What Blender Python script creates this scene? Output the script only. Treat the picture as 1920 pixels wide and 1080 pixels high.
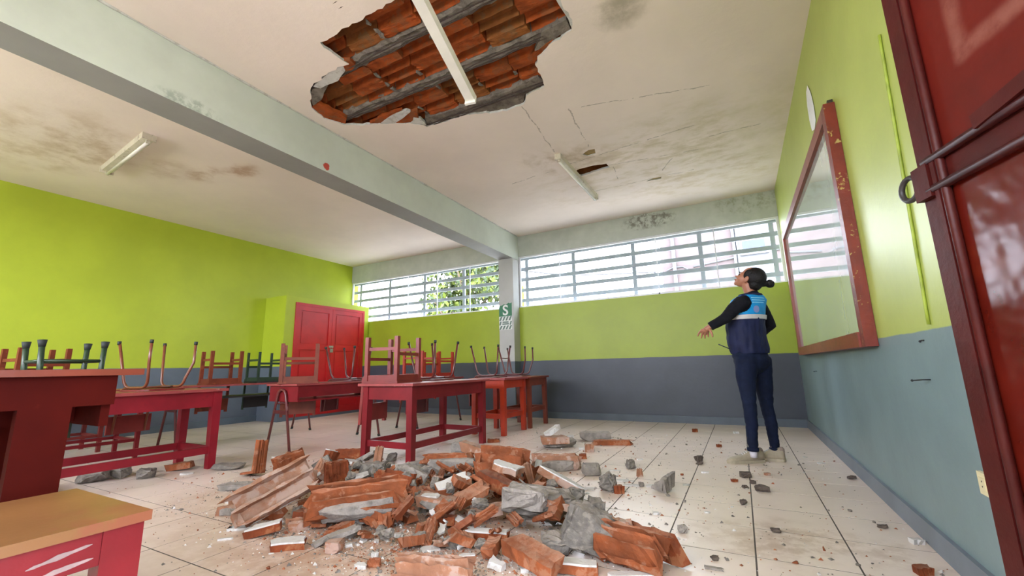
import bpy, bmesh, math, random
from mathutils import Vector, Matrix, Euler, noise
from mathutils.geometry import tessellate_polygon
from mathutils.bvhtree import BVHTree

for o in list(bpy.data.objects):
    bpy.data.objects.remove(o)
sc = bpy.context.scene
col = sc.collection
PI = math.pi
R = math.radians

# ------------------------------------------------------------------ camera
YAW, PITCH, ROLL, FPX, CAMH = 0.4872, 0.1881, -0.0221, 789.34, 0.82
_f = Vector((-math.sin(YAW)*math.cos(PITCH), math.cos(YAW)*math.cos(PITCH), math.sin(PITCH)))
_r = Vector((math.cos(YAW), math.sin(YAW), 0))
_u = _r.cross(_f)
CR = math.cos(ROLL)*_r + math.sin(ROLL)*_u
CU = -math.sin(ROLL)*_r + math.cos(ROLL)*_u
CF = _f
CO = Vector((0, 0, CAMH))
cam = bpy.data.cameras.new('camera')
cam.sensor_width = 36
cam.lens = FPX/1920*36
cam.clip_start = 0.02
camo = bpy.data.objects.new('camera', cam)
col.objects.link(camo)
camo.matrix_world = Matrix(((CR.x, CU.x, -CF.x, CO.x), (CR.y, CU.y, -CF.y, CO.y), (CR.z, CU.z, -CF.z, CO.z), (0, 0, 0, 1)))
sc.camera = camo

# ------------------------------------------------------------------ world, light, exposure
vs = sc.view_settings
vs.view_transform = 'Standard'
vs.look = 'None'
vs.gamma = 1
vs.use_curve_mapping = False
vs.exposure = 2.3
sc.cycles.use_denoising = True
sc.cycles.max_bounces = 10
sc.cycles.diffuse_bounces = 7
sc.cycles.transparent_max_bounces = 12
sc.cycles.caustics_reflective = False
sc.cycles.caustics_refractive = False
sc.cycles.sample_clamp_indirect = 6
world = bpy.data.worlds.new('hazy_sky')
sc.world = world
world.use_nodes = True
wb = world.node_tree.nodes['Background']
wb.inputs[0].default_value = (0.905, 0.93, 1.07, 1)
wb.inputs[1].default_value = 4.6

# room dimensions
XR, XL, YW, YN, H = 0.6755, -7.68, 6.645, -1.7, 3.197
ZP, ZS, ZL = 0.935, 1.88, 2.815
BX0, BX1, BZ = -3.67, -3.38, 2.75
DOOR_Y0, DOOR_Y1 = -0.62, 0.44
NZ0, NZ1 = 1.6, 2.7           # unseen window band behind the camera, added and sized for room light


def portal(name, loc, rot, sx, sy):
    l = bpy.data.lights.new(name, 'AREA')
    l.shape = 'RECTANGLE'
    l.size = sx
    l.size_y = sy
    l.cycles.is_portal = True
    o = bpy.data.objects.new(name, l)
    o.location = loc
    o.rotation_euler = rot
    col.objects.link(o)


portal('daylight_far_right', ((XR+BX1)/2, YW+.22, (ZS+ZL)/2), (R(-90), 0, 0), XR-BX1, ZL-ZS)
portal('daylight_far_left', ((XL+BX0)/2, YW+.22, (ZS+ZL)/2), (R(-90), 0, 0), BX0-XL, ZL-ZS)
portal('added_daylight_near', (-3.5, YN-.22, (NZ0+NZ1)/2), (R(90), 0, 0), 7.4, NZ1-NZ0)
portal('daylight_door', (XR+.25, (DOOR_Y0+DOOR_Y1)/2, 1.2), (0, R(90), 0), 2.4, DOOR_Y1-DOOR_Y0)


def ray(x, y):
    return CF + CR*((x-960)/FPX) - CU*((y-540)/FPX)


def at(x, y, z=0.0):
    d = ray(x, y)
    return CO + d*((z-CAMH)/d.z)


def aty(x, y, Y):
    d = ray(x, y)
    return CO + d*(Y/d.y)


def atx(x, y, X):
    d = ray(x, y)
    return CO + d*(X/d.x)


def project(p):
    d = Vector(p)-CO
    w = d.dot(CF)
    if w < 0.02:
        return None
    return (960+FPX*d.dot(CR)/w, 540-FPX*d.dot(CU)/w, w)


# ------------------------------------------------------------------ materials
def lin(h):
    h = h.lstrip('#')
    o = []
    for i in (0, 2, 4):
        c = int(h[i:i+2], 16)/255
        o.append(c/12.92 if c <= .04045 else ((c+.055)/1.055)**2.4)
    return o


class NT:
    def __init__(self, name):
        self.m = bpy.data.materials.new(name)
        self.m.use_nodes = True
        self.t = self.m.node_tree
        self.b = self.t.nodes['Principled BSDF']

    def n(self, typ, **kw):
        nd = self.t.nodes.new(typ)
        for k, v in kw.items():
            setattr(nd, k, v)
        return nd

    def l(self, a, b):
        self.t.links.new(a, b)

    def math(self, op, a, b=None, clamp=False):
        nd = self.n('ShaderNodeMath', operation=op, use_clamp=clamp)
        for i, v in enumerate((a, b)):
            if v is None:
                continue
            if isinstance(v, (int, float)):
                nd.inputs[i].default_value = v
            else:
                self.l(v, nd.inputs[i])
        return nd.outputs[0]

    def vec(self, op, a, b=None, out=0):
        nd = self.n('ShaderNodeVectorMath', operation=op)
        for i, v in enumerate((a, b)):
            if v is None:
                continue
            if isinstance(v, (tuple, list, Vector)):
                nd.inputs[i].default_value = tuple(v)
            else:
                self.l(v, nd.inputs[i])
        return nd.outputs[out]

    def rng(self, v, a, b, c=0, d=1, smooth=True):
        nd = self.n('ShaderNodeMapRange')
        nd.interpolation_type = 'SMOOTHSTEP' if smooth else 'LINEAR'
        nd.inputs[1].default_value = a
        nd.inputs[2].default_value = b
        nd.inputs[3].default_value = c
        nd.inputs[4].default_value = d
        self.l(v, nd.inputs[0])
        return nd.outputs[0]

    def noise(self, vec, scale, detail=4, rough=.55, out=0):
        nd = self.n('ShaderNodeTexNoise')
        nd.inputs['Scale'].default_value = scale
        nd.inputs['Detail'].default_value = detail
        nd.inputs['Roughness'].default_value = rough
        if vec is not None:
            self.l(vec, nd.inputs['Vector'])
        return nd.outputs[out]

    def mix(self, f, a, b, typ='MIX'):
        nd = self.n('ShaderNodeMix', data_type='RGBA', blend_type=typ)
        nd.clamp_factor = True
        for i, v in ((0, f), (6, a), (7, b)):
            if isinstance(v, (int, float)):
                nd.inputs[i].default_value = v
            elif isinstance(v, (tuple, list)):
                nd.inputs[i].default_value = tuple(v)[:3]+(1,)
            else:
                self.l(v, nd.inputs[i])
        return nd.outputs[2]

    def obj(self):
        return self.n('ShaderNodeTexCoord').outputs['Object']

    def pos(self):
        return self.n('ShaderNodeNewGeometry').outputs['Position']

    def bump(self, h, strength, dist=.01):
        nd = self.n('ShaderNodeBump')
        nd.inputs['Strength'].default_value = strength
        nd.inputs['Distance'].default_value = dist
        self.l(h, nd.inputs['Height'])
        self.l(nd.outputs[0], self.b.inputs['Normal'])

    def color(self, c):
        self.l(c, self.b.inputs['Base Color'])

    def warp(self, p, scale, amt):
        nz = self.noise(p, scale, 5, .6, 1)
        d = self.vec('SUBTRACT', nz, (.5, .5, .5))
        s = self.n('ShaderNodeVectorMath', operation='SCALE')
        self.l(d, s.inputs[0])
        s.inputs['Scale'].default_value = amt
        return self.vec('ADD', p, s.outputs[0])

    def blob(self, p, c, rad, soft=.6, stretch=(1, 1, 1)):
        q = self.vec('SUBTRACT', p, c)
        q = self.vec('MULTIPLY', q, stretch)
        d = self.vec('LENGTH', q, out=1)
        return self.rng(d, rad*(1-soft), rad, 1, 0)

    def seg(self, p, a, b, w):
        a = Vector(a)
        b = Vector(b)
        ab = b-a
        ap = self.vec('SUBTRACT', p, a)
        t = self.math('MULTIPLY', self.vec('DOT_PRODUCT', ap, ab, out=1), 1/ab.length_squared, True)
        s = self.n('ShaderNodeVectorMath', operation='SCALE')
        s.inputs[0].default_value = ab
        self.l(t, s.inputs['Scale'])
        d = self.vec('LENGTH', self.vec('SUBTRACT', ap, s.outputs[0]), out=1)
        return self.rng(d, w*.4, w, 1, 0)


def pmat(name, hexc, rough=.5, var=.12, scale=7, bump=.0, bscale=60, spec=.5, hex2=None, amt2=.0, s2=14, thr=.6, metal=0, world_space=False, coat=0, dust=None, damt=.6):
    m = NT(name)
    c = lin(hexc)
    p = m.pos() if world_space else m.obj()
    nz = m.noise(p, scale, 5)
    c1 = [min(1, x*(1-var)) for x in c]
    c2 = [min(1, x*(1+var)) for x in c]
    cc = m.mix(m.rng(nz, .3, .7), c1, c2)
    if hex2:
        n2 = m.noise(p, s2, 6, .65)
        cc = m.mix(m.math('MULTIPLY', m.rng(n2, thr, thr+.07), amt2), cc, lin(hex2))
    if dust:
        nrm = m.n('ShaderNodeNewGeometry').outputs['Normal']
        sp_ = m.n('ShaderNodeSeparateXYZ')
        m.l(nrm, sp_.inputs[0])
        d = m.math('MULTIPLY', m.rng(sp_.outputs[2], .1, .9, .15, 1), m.rng(m.noise(m.pos(), 16, 6, .7), .32, .62, .15, 1))
        cc = m.mix(m.math('MULTIPLY', d, damt), cc, lin(dust))
    m.color(cc)
    m.b.inputs['Roughness'].default_value = rough
    m.b.inputs['Specular IOR Level'].default_value = spec
    m.b.inputs['Metallic'].default_value = metal
    m.b.inputs['Coat Weight'].default_value = coat
    if bump:
        m.bump(m.noise(p, bscale, 6, .6), bump, .01)
    return m.m


M = {}
M['gloss_red'] = pmat('red_enamel_wood', '6c171d', .38, .16, 5, .08, 30, .3, '421214', .5, 9, .62)
M['bright_red'] = pmat('bright_red_enamel_wood', '781722', .38, .14, 5, .08, 30, .3, '54141a', .5, 9, .62)
M['orange_red'] = pmat('orange_red_enamel_wood', '9a2a0c', .35, .14, 5, .08, 30, .5, '78200a', .5, 9, .62)
M['brown_orange'] = pmat('brown_orange_varnished_wood', '6e2e1a', .38, .16, 6, .08, 30, .5, '542214', .5, 9, .6)
M['dark_red'] = pmat('dark_red_enamel_wood', '400b06', .65, .14, 5, .08, 30, .06, '501710', .4, 9, .62)
M['bench_top'] = pmat('reflection_tinted_bench_top', '7c5632', .34, .16, 3, .06, 30, .5, '7a4430', .8, 2.2, .5)  # second tone puts a reflected tint into the top's colour
M['scrape'] = pmat('bare_primer_scrape', '8a7674', .7, .2, 20)
M['bare_patch'] = pmat('ochre_undercoat', '9a8456', .9, .2, 20, .3, 40)
M['stone'] = pmat('brown_grey_stone', '5a5049', .95, .3, 20, .9, 60, .2)
M['worn_red_top'] = pmat('worn_red_table_top', '8a3a3a', .4, .14, 6, .06, 30, .5, 'b08a80', .7, 20, .64)
M['chair_wood'] = pmat('brown_varnished_chair_wood', '6a301e', .45, .18, 8, .08, 40, .22, '8a4a2c', .5, 12, .6)
M['chair_red'] = pmat('red_brown_chair_wood', '742622', .4, .16, 8, .08, 40, .5)
M['chair_fire'] = pmat('fiery_red_chair_wood', '9a2a1c', .4, .16, 8, .08, 40, .5)
M['tube_maroon'] = pmat('maroon_tube_paint', '5a2626', .3, .12, 10, 0, 60, .6)
M['tube_brown'] = pmat('brown_tube_paint', '6e3a24', .3, .12, 10, 0, 60, .6)
M['dark_green'] = pmat('dark_green_paint', '1f3320', .4, .18, 10, .05, 40)
M['rubber'] = pmat('dark_rubber', '1d2420', .7, .1, 10)
M['black_wood'] = pmat('black_wood_paint', '181414', .5, .2, 8)  # plain black paint for desk shelf and slim chair
M['panel_brown'] = pmat('tan_brown_ply', '8c4a30', .45, .15, 7)
M['closet_red'] = pmat('closet_red_enamel', 'b01c1f', .36, .12, 4, .06, 25, .5, '8c1a1c', .4, 6, .6)
M['steel'] = pmat('brushed_steel', 'a8a498', .35, .1, 20, 0, 60, .5, metal=.8)
M['white_metal'] = pmat('white_enamel_metal', 'e2e0da', .35, .05, 8)
M['dirty_metal'] = pmat('dirty_cream_metal', 'c9c2b2', .4, .1, 8, 0, 60, .5, '7a6a58', .6, 12, .58)
M['lamp_glass'] = pmat('unlit_lamp_tube', 'e8e6e0', .2, .03, 8)
M['alu'] = pmat('white_aluminium', 'd8dade', .4, .05, 8)
M['grille'] = pmat('grey_grille_paint', 'b4bac2', .5, .06, 8)
M['door_red'] = None
M['frame_wood'] = pmat('mahogany_board_frame', '7c3626', .4, .16, 9, .1, 40, .5, '5a2216', .6, 14, .58)
M['frame_side'] = pmat('chipped_board_frame_edge', '6e2414', .45, .16, 9, .2, 40, .5, 'b9a860', .8, 24, .6)
M['cream'] = pmat('cream_plastic', 'd9cfa8', .4, .05, 8)
M['black_iron'] = pmat('black_iron', '2b2624', .5, .1, 10)
M['nail'] = pmat('dark_nail', '2a2a2c', .5, .1, 10, metal=.5)
M['paper'] = pmat('wall_paper_sheet', 'dedfdc', .7, .05, 8, 0, 60, .3, '8f9494', .6, 30, .62)
M['concrete'] = pmat('broken_concrete', '6c6862', .95, .3, 14, 1.0, 40, .2, '8a847a', .6, 26, .53, dust='94887c', damt=.5)
M['mortar'] = pmat('pale_mortar', '857f78', .95, .25, 14, .9, 45, .2, '5f5a54', .6, 22, .56, dust='a0968c', damt=.5)
M['plaster'] = pmat('white_plaster_chip', 'c4c3c0', .8, .06, 14, .25, 60, .3, 'a19c94', .6, 16, .52, dust='a89c90', damt=.35)
M['clay'] = pmat('terracotta', '854727', .9, .3, 9, .5, 45, .2, 'a5775c', .6, 12, .54, dust='9c7d69', damt=.6)
M['clay_deep'] = pmat('deep_terracotta', '73361a', .9, .3, 9, .5, 45, .2, '9a6a48', .55, 12, .55, dust='90705c', damt=.5)
M['clay_pale'] = pmat('dusty_terracotta', '94664c', .92, .25, 9, .4, 45, .2, 'a8958a', .7, 9, .5, dust='a08f82', damt=.7)
M['rebar'] = pmat('rusty_rebar', '3d2f2a', .8, .25, 30, .5, 80)
M['slab_concrete'] = pmat('rough_slab_concrete', '79716a', .95, .28, 11, 1.0, 34, .2, '5a524b', .7, 18, .53)
M['ceiling_clay'] = pmat('ceiling_terracotta', '93461f', .9, .35, 6, .6, 28, .2, '7a5236', .6, 9, .52)
M['ceiling_clay2'] = pmat('ceiling_terracotta_ochre', '83502a', .9, .3, 6, .6, 28, .2, '6e5c46', .5, 9, .54)
M['skin'] = pmat('skin', 'a06a50', .5, .05, 20)
M['hair'] = pmat('black_hair', '0f0b0a', .5, .3, 40, .5, 90, .25)
M['sweater'] = pmat('black_sweater', '14141a', .9, .15, 40, .4, 160, .2)
M['navy'] = pmat('navy_vest_cloth', '131a3a', .7, .2, 14, .3, 30, .3)
M['blue'] = pmat('sky_blue_vest_cloth', '0f86c4', .6, .12, 14, .3, 24, .3)
M['silver'] = pmat('silver_reflective_tape', 'b9b6b4', .5, .06, 20)
M['logo'] = pmat('pale_vest_print', '7fc3e2', .6, .05, 20)
M['logo_pink'] = pmat('mauve_vest_print', '7a86b8', .6, .05, 20)
M['jeans'] = pmat('dark_blue_denim', '101930', .8, .22, 16, .3, 90, .2)
M['sock'] = pmat('white_sock', 'c9c6cc', .9, .04, 20)
M['shoe'] = pmat('worn_cream_leather', '9a8f7a', .6, .15, 16, .15, 40, .4)
M['shoe_grey'] = pmat('taupe_suede', '8b7a70', .8, .1, 20)
M['sole'] = pmat('off_white_sole', 'a09680', .7, .1, 20)
M['sign_green'] = pmat('sign_green', '2e6b4c', .5, .08, 8)
M['sign_white'] = pmat('sign_white', 'cfd4d0', .5, .04, 8)
M['sign_grey'] = pmat('sign_grey_green', '5d7268', .5, .06, 8)
M['grout'] = pmat('tile_grout', '4a433c', .9, .15, 10, world_space=True)
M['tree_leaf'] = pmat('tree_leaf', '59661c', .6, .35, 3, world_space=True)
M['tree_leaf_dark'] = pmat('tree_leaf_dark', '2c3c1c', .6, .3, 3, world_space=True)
M['bark'] = pmat('bark', '5a4a3a', .9, .2, 10)
M['facade'] = pmat('pale_facade', '5c5d62', .9, .1, 2, world_space=True)
M['facade_brick'] = pmat('facade_brick', '554a4a', .9, .1, 3, world_space=True)
M['facade_glass'] = pmat('facade_glass', '1f2a48', .15, .1, 3)
M['ground'] = pmat('pale_concrete_ground', 'b0aca4', .9, .08, 1, world_space=True)
M['cable'] = pmat('grey_cable', '4c4c50', .7, .1, 4)


def wall_mat(name, axis_top, green='a6b632', grey='5a6470', top=None):
    """two-band wall paint: grey dado up to ZP, lime above; optional pale lintel paint above `top`"""
    m = NT(name)
    p = m.pos()
    sep = m.n('ShaderNodeSeparateXYZ')
    m.l(p, sep.inputs[0])
    wob = m.noise(p, 6, 3)
    z = m.math('ADD', sep.outputs[2], m.math('MULTIPLY', m.math('SUBTRACT', wob, .5), .012))
    g = lin(green)
    d = lin(grey)
    n1 = m.noise(p, 1.6, 5, .6)
    gcol = m.mix(m.rng(n1, .3, .7), [x*.93 for x in g], [min(1, x*1.05) for x in g])
    dcol = m.mix(m.rng(n1, .3, .7), [x*.88 for x in d], [x*1.1 for x in d])
    sc1 = m.noise(p, 26, 6, .7)
    scuff = m.rng(sc1, .68, .74)
    gcol = m.mix(m.math('MULTIPLY', scuff, .35), gcol, lin('8a9a3a'))
    dcol = m.mix(m.math('MULTIPLY', scuff, .3), dcol, lin('3c444c'))
    c = m.mix(m.rng(z, ZP-.003, ZP+.003, smooth=False), dcol, gcol)
    if top is not None:
        t = lin('b4bbb2')
        n3 = m.noise(p, 3, 5, .65)
        tcol = m.mix(m.rng(n3, .3, .75), [x*.9 for x in t], [x*1.08 for x in t])
        w = m.warp(p, 9, .16)
        mould = m.math('MULTIPLY', m.blob(w, (-1.05, YW, 3.08), .5, .5, (1, .2, 2.8)), m.rng(m.noise(p, 14, 6, .7), .42, .6))
        tcol = m.mix(m.math('MULTIPLY', mould, .8), tcol, lin('5d584c'))
        mould2 = m.math('MULTIPLY', m.blob(w, (.35, YW, 3.1), .6, .6, (1, .2, 2.6)), m.rng(m.noise(p, 11, 6, .7), .45, .65))
        tcol = m.mix(m.math('MULTIPLY', mould2, .5), tcol, lin('7a7a52'))
        c = m.mix(m.rng(z, top-.005, top+.005, smooth=False), c, tcol)
    m.color(c)
    m.b.inputs['Roughness'].default_value = .42
    m.b.inputs['Specular IOR Level'].default_value = .4
    m.bump(m.noise(p, 22, 6, .6), .12, .01)
    return m.m


M['wall_left'] = wall_mat('lime_over_slate_wall', 0)
M['wall_right'] = wall_mat('lime_over_bluegrey_lit_wall', 0, 'aab75c', '74898c')  # lime paled to put cool door light into the paint colour
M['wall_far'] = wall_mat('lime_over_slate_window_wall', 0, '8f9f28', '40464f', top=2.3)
M['pale_green'] = None


def beam_mat():
    m = NT('pale_sage_beam_paint')
    p = m.pos()
    t = lin('c0c8bf')
    n3 = m.noise(p, 1.4, 5, .65)
    c = m.mix(m.rng(n3, .3, .7), [x*.92 for x in t], [min(1, x*1.06) for x in t])
    w = m.warp(p, 12, .1)
    a = atx(355, 197, BX1)
    s = m.math('MULTIPLY', m.blob(w, a, .16, .6, (1, .6, 2)), m.rng(m.noise(p, 18, 5, .7), .4, .6))
    c = m.mix(m.math('MULTIPLY', s, .6), c, lin('7d8a80'))
    b = atx(612, 312, BX1)
    c = m.mix(m.blob(m.warp(p, 30, .04), b, .04, .25), c, lin('b8483c'))
    m.color(c)
    m.b.inputs['Roughness'].default_value = .6
    m.bump(m.noise(p, 20, 5), .1, .01)
    return m.m


M['beam'] = beam_mat()
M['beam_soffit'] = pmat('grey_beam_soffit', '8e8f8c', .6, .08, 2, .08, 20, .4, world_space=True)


def ceiling_mat():
    m = NT('stained_ceiling_plaster')
    p = m.pos()
    t = lin('e6d9d0')
    n1 = m.noise(p, .9, 5, .6)
    c = m.mix(m.rng(n1, .3, .7), [x*.94 for x in t], [min(1, x*1.04) for x in t])
    w = m.warp(p, 5, .5)
    w2 = m.warp(p, 14, .12)
    n2 = m.rng(m.noise(p, 3.2, 6, .65), .38, .68)
    n3 = m.rng(m.noise(m.vec('MULTIPLY', p, (1, 2, 1)), 3.6, 7, .66), .42, .68)

    def stain(c, ctr, rad, hexc, amt, st=(1, 1, 1), nn=n2, ww=w):
        f = m.math('MULTIPLY', m.math('MULTIPLY', m.blob(ww, ctr, rad, .7, st), nn), amt)
        return m.mix(f, c, lin(hexc))
    P = lambda x, y: tuple(at(x, y, H))
    c = stain(c, P(1260, 270), 1.0, 'b8ab80', .5, (.8, 1, 1), n3)
    c = stain(c, P(1180, 330), 1.1, 'bca985', .4, (.55, 1, 1), n3)
    c = stain(c, P(1330, 330), .9, 'c0ab80', .5, (.7, 1.2, 1), n3)
    c = stain(c, P(1400, 250), .9, 'bcb588', .35, (.8, .7, 1), n2)
    c = stain(c, P(1030, 300), .45, 'b09a78', .7)
    c = stain(c, P(1090, 300), .5, 'a58d6a', .6)
    c = stain(c, P(100, 270), 1.1, 'b09472', .55, (.8, 1.6, 1))
    c = stain(c, P(190, 285), .8, 'a89070', .45, (1, 1.8, 1))
    c = stain(c, P(310, 320), .5, 'b09078', .4, (1, 1.6, 1))
    c = stain(c, P(390, 328), .4, 'a3764f', .7, (1, 1.8, 1), n2, w2)
    c = stain(c, P(455, 322), .35, 'a3764f', .7, (1, 1.8, 1), n2, w2)
    c = stain(c, P(1160, 15), .25, '8d8672', .7, (1, 1, 1), n2, w2)
    # hairline cracks between the hidden blocks
    cracks = [((980, 200), (1040, 285)), ((1065, 205), (1110, 285)), ((1060, 310), (1300, 235)), ((1140, 310), (1310, 280)), ((1110, 360), (1300, 318)),
              ((960, 345), (1030, 322)), ((1090, 200), (1330, 160)), ((1240, 320), (1262, 295)), ((1330, 255), (1425, 232)), ((1150, 312), (1160, 335))]
    tot = None
    w3 = m.warp(p, 7, .07)
    for a, b in cracks:
        s = m.seg(w3, P(*a), P(*b), .009)
        tot = s if tot is None else m.math('MAXIMUM', tot, s)
    c = m.mix(m.math('MULTIPLY', tot, .55), c, lin('6d6455'))
    m.color(c)
    m.b.inputs['Roughness'].default_value = .75
    m.bump(m.noise(p, 12, 6, .65), .25, .012)
    return m.m


M['ceiling'] = ceiling_mat()


def tile_mat():
    m = NT('cream_ceramic_tile')
    p = m.pos()
    rnd = m.n('ShaderNodeObjectInfo').outputs['Random']
    t = lin('dacabd')
    n1 = m.noise(p, 2.2, 6, .6)
    c = m.mix(m.rng(n1, .3, .7), [x*.92 for x in t], [min(1, x*1.05) for x in t])
    c = m.mix(m.rng(rnd, 0, 1, .0, .22), c, lin('c8b7a8'))
    w = m.warp(p, 2.5, 1.0)
    n2 = m.noise(p, 9, 6, .7)
    d1 = m.math('MULTIPLY', m.blob(w, (-2.2, 2.2, 0), 1.55, .65, (.85, 1, 1)), m.rng(n2, .3, .6, .35, 1))
    c = m.mix(m.math('MULTIPLY', d1, .7), c, lin('a58468'))
    d2 = m.math('MULTIPLY', m.blob(w, (-1.7, 2.0, 0), 1.1, .6), m.rng(n2, .35, .6, .3, 1))
    c = m.mix(m.math('MULTIPLY', d2, .65), c, lin('98735a'))
    d3 = m.math('MULTIPLY', m.blob(w, (.1, 2.45, 0), .6, .7, (1, 1.6, 1)), m.rng(n2, .4, .62))
    c = m.mix(m.math('MULTIPLY', d3, .5), c, lin('94714e'))
    d4 = m.math('MULTIPLY', m.blob(w, (-1.2, 4.1, 0), 1.6, .8), m.rng(m.noise(p, 14, 6, .75), .5, .65))
    c = m.mix(m.math('MULTIPLY', d4, .22), c, lin('b58f78'))
    sp = m.noise(p, 120, 3, .8)
    c = m.mix(m.math('MULTIPLY', m.rng(sp, .7, .76), .5), c, lin('6d6256'))
    m.color(c)
    m.l(m.rng(m.math('ADD', m.math('MULTIPLY', n1, .3), m.math('MULTIPLY', d1, .6)), .1, .8, .3, .5), m.b.inputs['Roughness'])
    m.b.inputs['Specular IOR Level'].default_value = .8
    m.bump(m.noise(p, 40, 4), .04, .005)
    return m.m


M['tile'] = tile_mat()


def door_mat():
    m = NT('glossy_maroon_door_enamel')
    p = m.obj()
    t = lin('4e120a')
    n1 = m.noise(p, 3, 6, .65)
    c = m.mix(m.rng(n1, .3, .7), [x*.8 for x in t], [x*1.2 for x in t])
    n2 = m.noise(p, 2.3, 4, .6)
    c = m.mix(m.math('MULTIPLY', m.rng(n2, .55, .7), .6), c, lin('6e2c10'))
    m.color(c)
    m.b.inputs['Roughness'].default_value = .2
    m.bump(m.noise(p, 5, 3, .5), .45, .03)
    return m.m


def door_mat_upper():
    m = NT('matt_maroon_door_enamel')
    p = m.obj()
    t = lin('54130b')
    n1 = m.noise(p, 5, 6, .65)
    c = m.mix(m.rng(n1, .3, .7), [x*.85 for x in t], [x*1.15 for x in t])
    w = m.warp(p, 9, .02)
    worn = m.rng(m.noise(p, 12, 6, .7), .35, .6, .4, 1)
    # scraped chevron left by an old sign, in the leaf's own coordinates
    s = m.math('MAXIMUM', m.seg(w, (-.17, -.03, 1.45), (-.17, -.03, 2.0), .035), m.seg(w, (-.17, -.03, 1.45), (-.75, -.03, 1.45), .035))
    c = m.mix(m.math('MULTIPLY', m.math('MULTIPLY', s, worn), .55), c, lin('86584a'))
    m.color(c)
    m.b.inputs['Roughness'].default_value = .5
    m.b.inputs['Specular IOR Level'].default_value = .22
    m.bump(m.noise(p, 8, 4, .5), .15, .02)
    return m.m


M['door_red'] = door_mat()
M['door_red_upper'] = door_mat_upper()
M['door_bar'] = pmat('maroon_bar_enamel', '3e0f0c', .45, .2, 9, .15, 30, .25)


def board_mat():
    m = NT('glossy_whiteboard')
    p = m.obj()
    t = lin('c9d8d0')
    n1 = m.noise(p, 1.5, 4)
    m.color(m.mix(m.rng(n1, .3, .7), [x*.95 for x in t], [min(1, x*1.03) for x in t]))
    m.b.inputs['Roughness'].default_value = .07
    m.b.inputs['Specular IOR Level'].default_value = .9
    m.b.inputs['Coat Weight'].default_value = 1
    m.b.inputs['Coat IOR'].default_value = 1.9
    m.b.inputs['Coat Roughness'].default_value = .03
    m.bump(m.noise(m.vec('MULTIPLY', p, (1, 2.2, .8)), 2.2, 2, .4), .10, .03)
    return m.m


M['board'] = board_mat()


def glass_mat():
    m = NT('window_glass')
    t = m.t
    tr = m.n('ShaderNodeBsdfTransparent')
    tr.inputs[0].default_value = (.93, .96, .96, 1)
    gl = m.n('ShaderNodeBsdfGlossy')
    gl.inputs['Roughness'].default_value = .03
    lw = m.n('ShaderNodeLayerWeight')
    lw.inputs[0].default_value = .5
    fac = m.math('ADD', m.math('MULTIPLY', m.math('POWER', lw.outputs['Facing'], 4.0), .6), .03)
    mx = m.n('ShaderNodeMixShader')
    m.l(fac, mx.inputs[0])
    m.l(tr.outputs[0], mx.inputs[1])
    m.l(gl.outputs[0], mx.inputs[2])
    m.l(mx.outputs[0], t.nodes['Material Output'].inputs[0])
    return m.m


M['glass'] = glass_mat()


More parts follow.
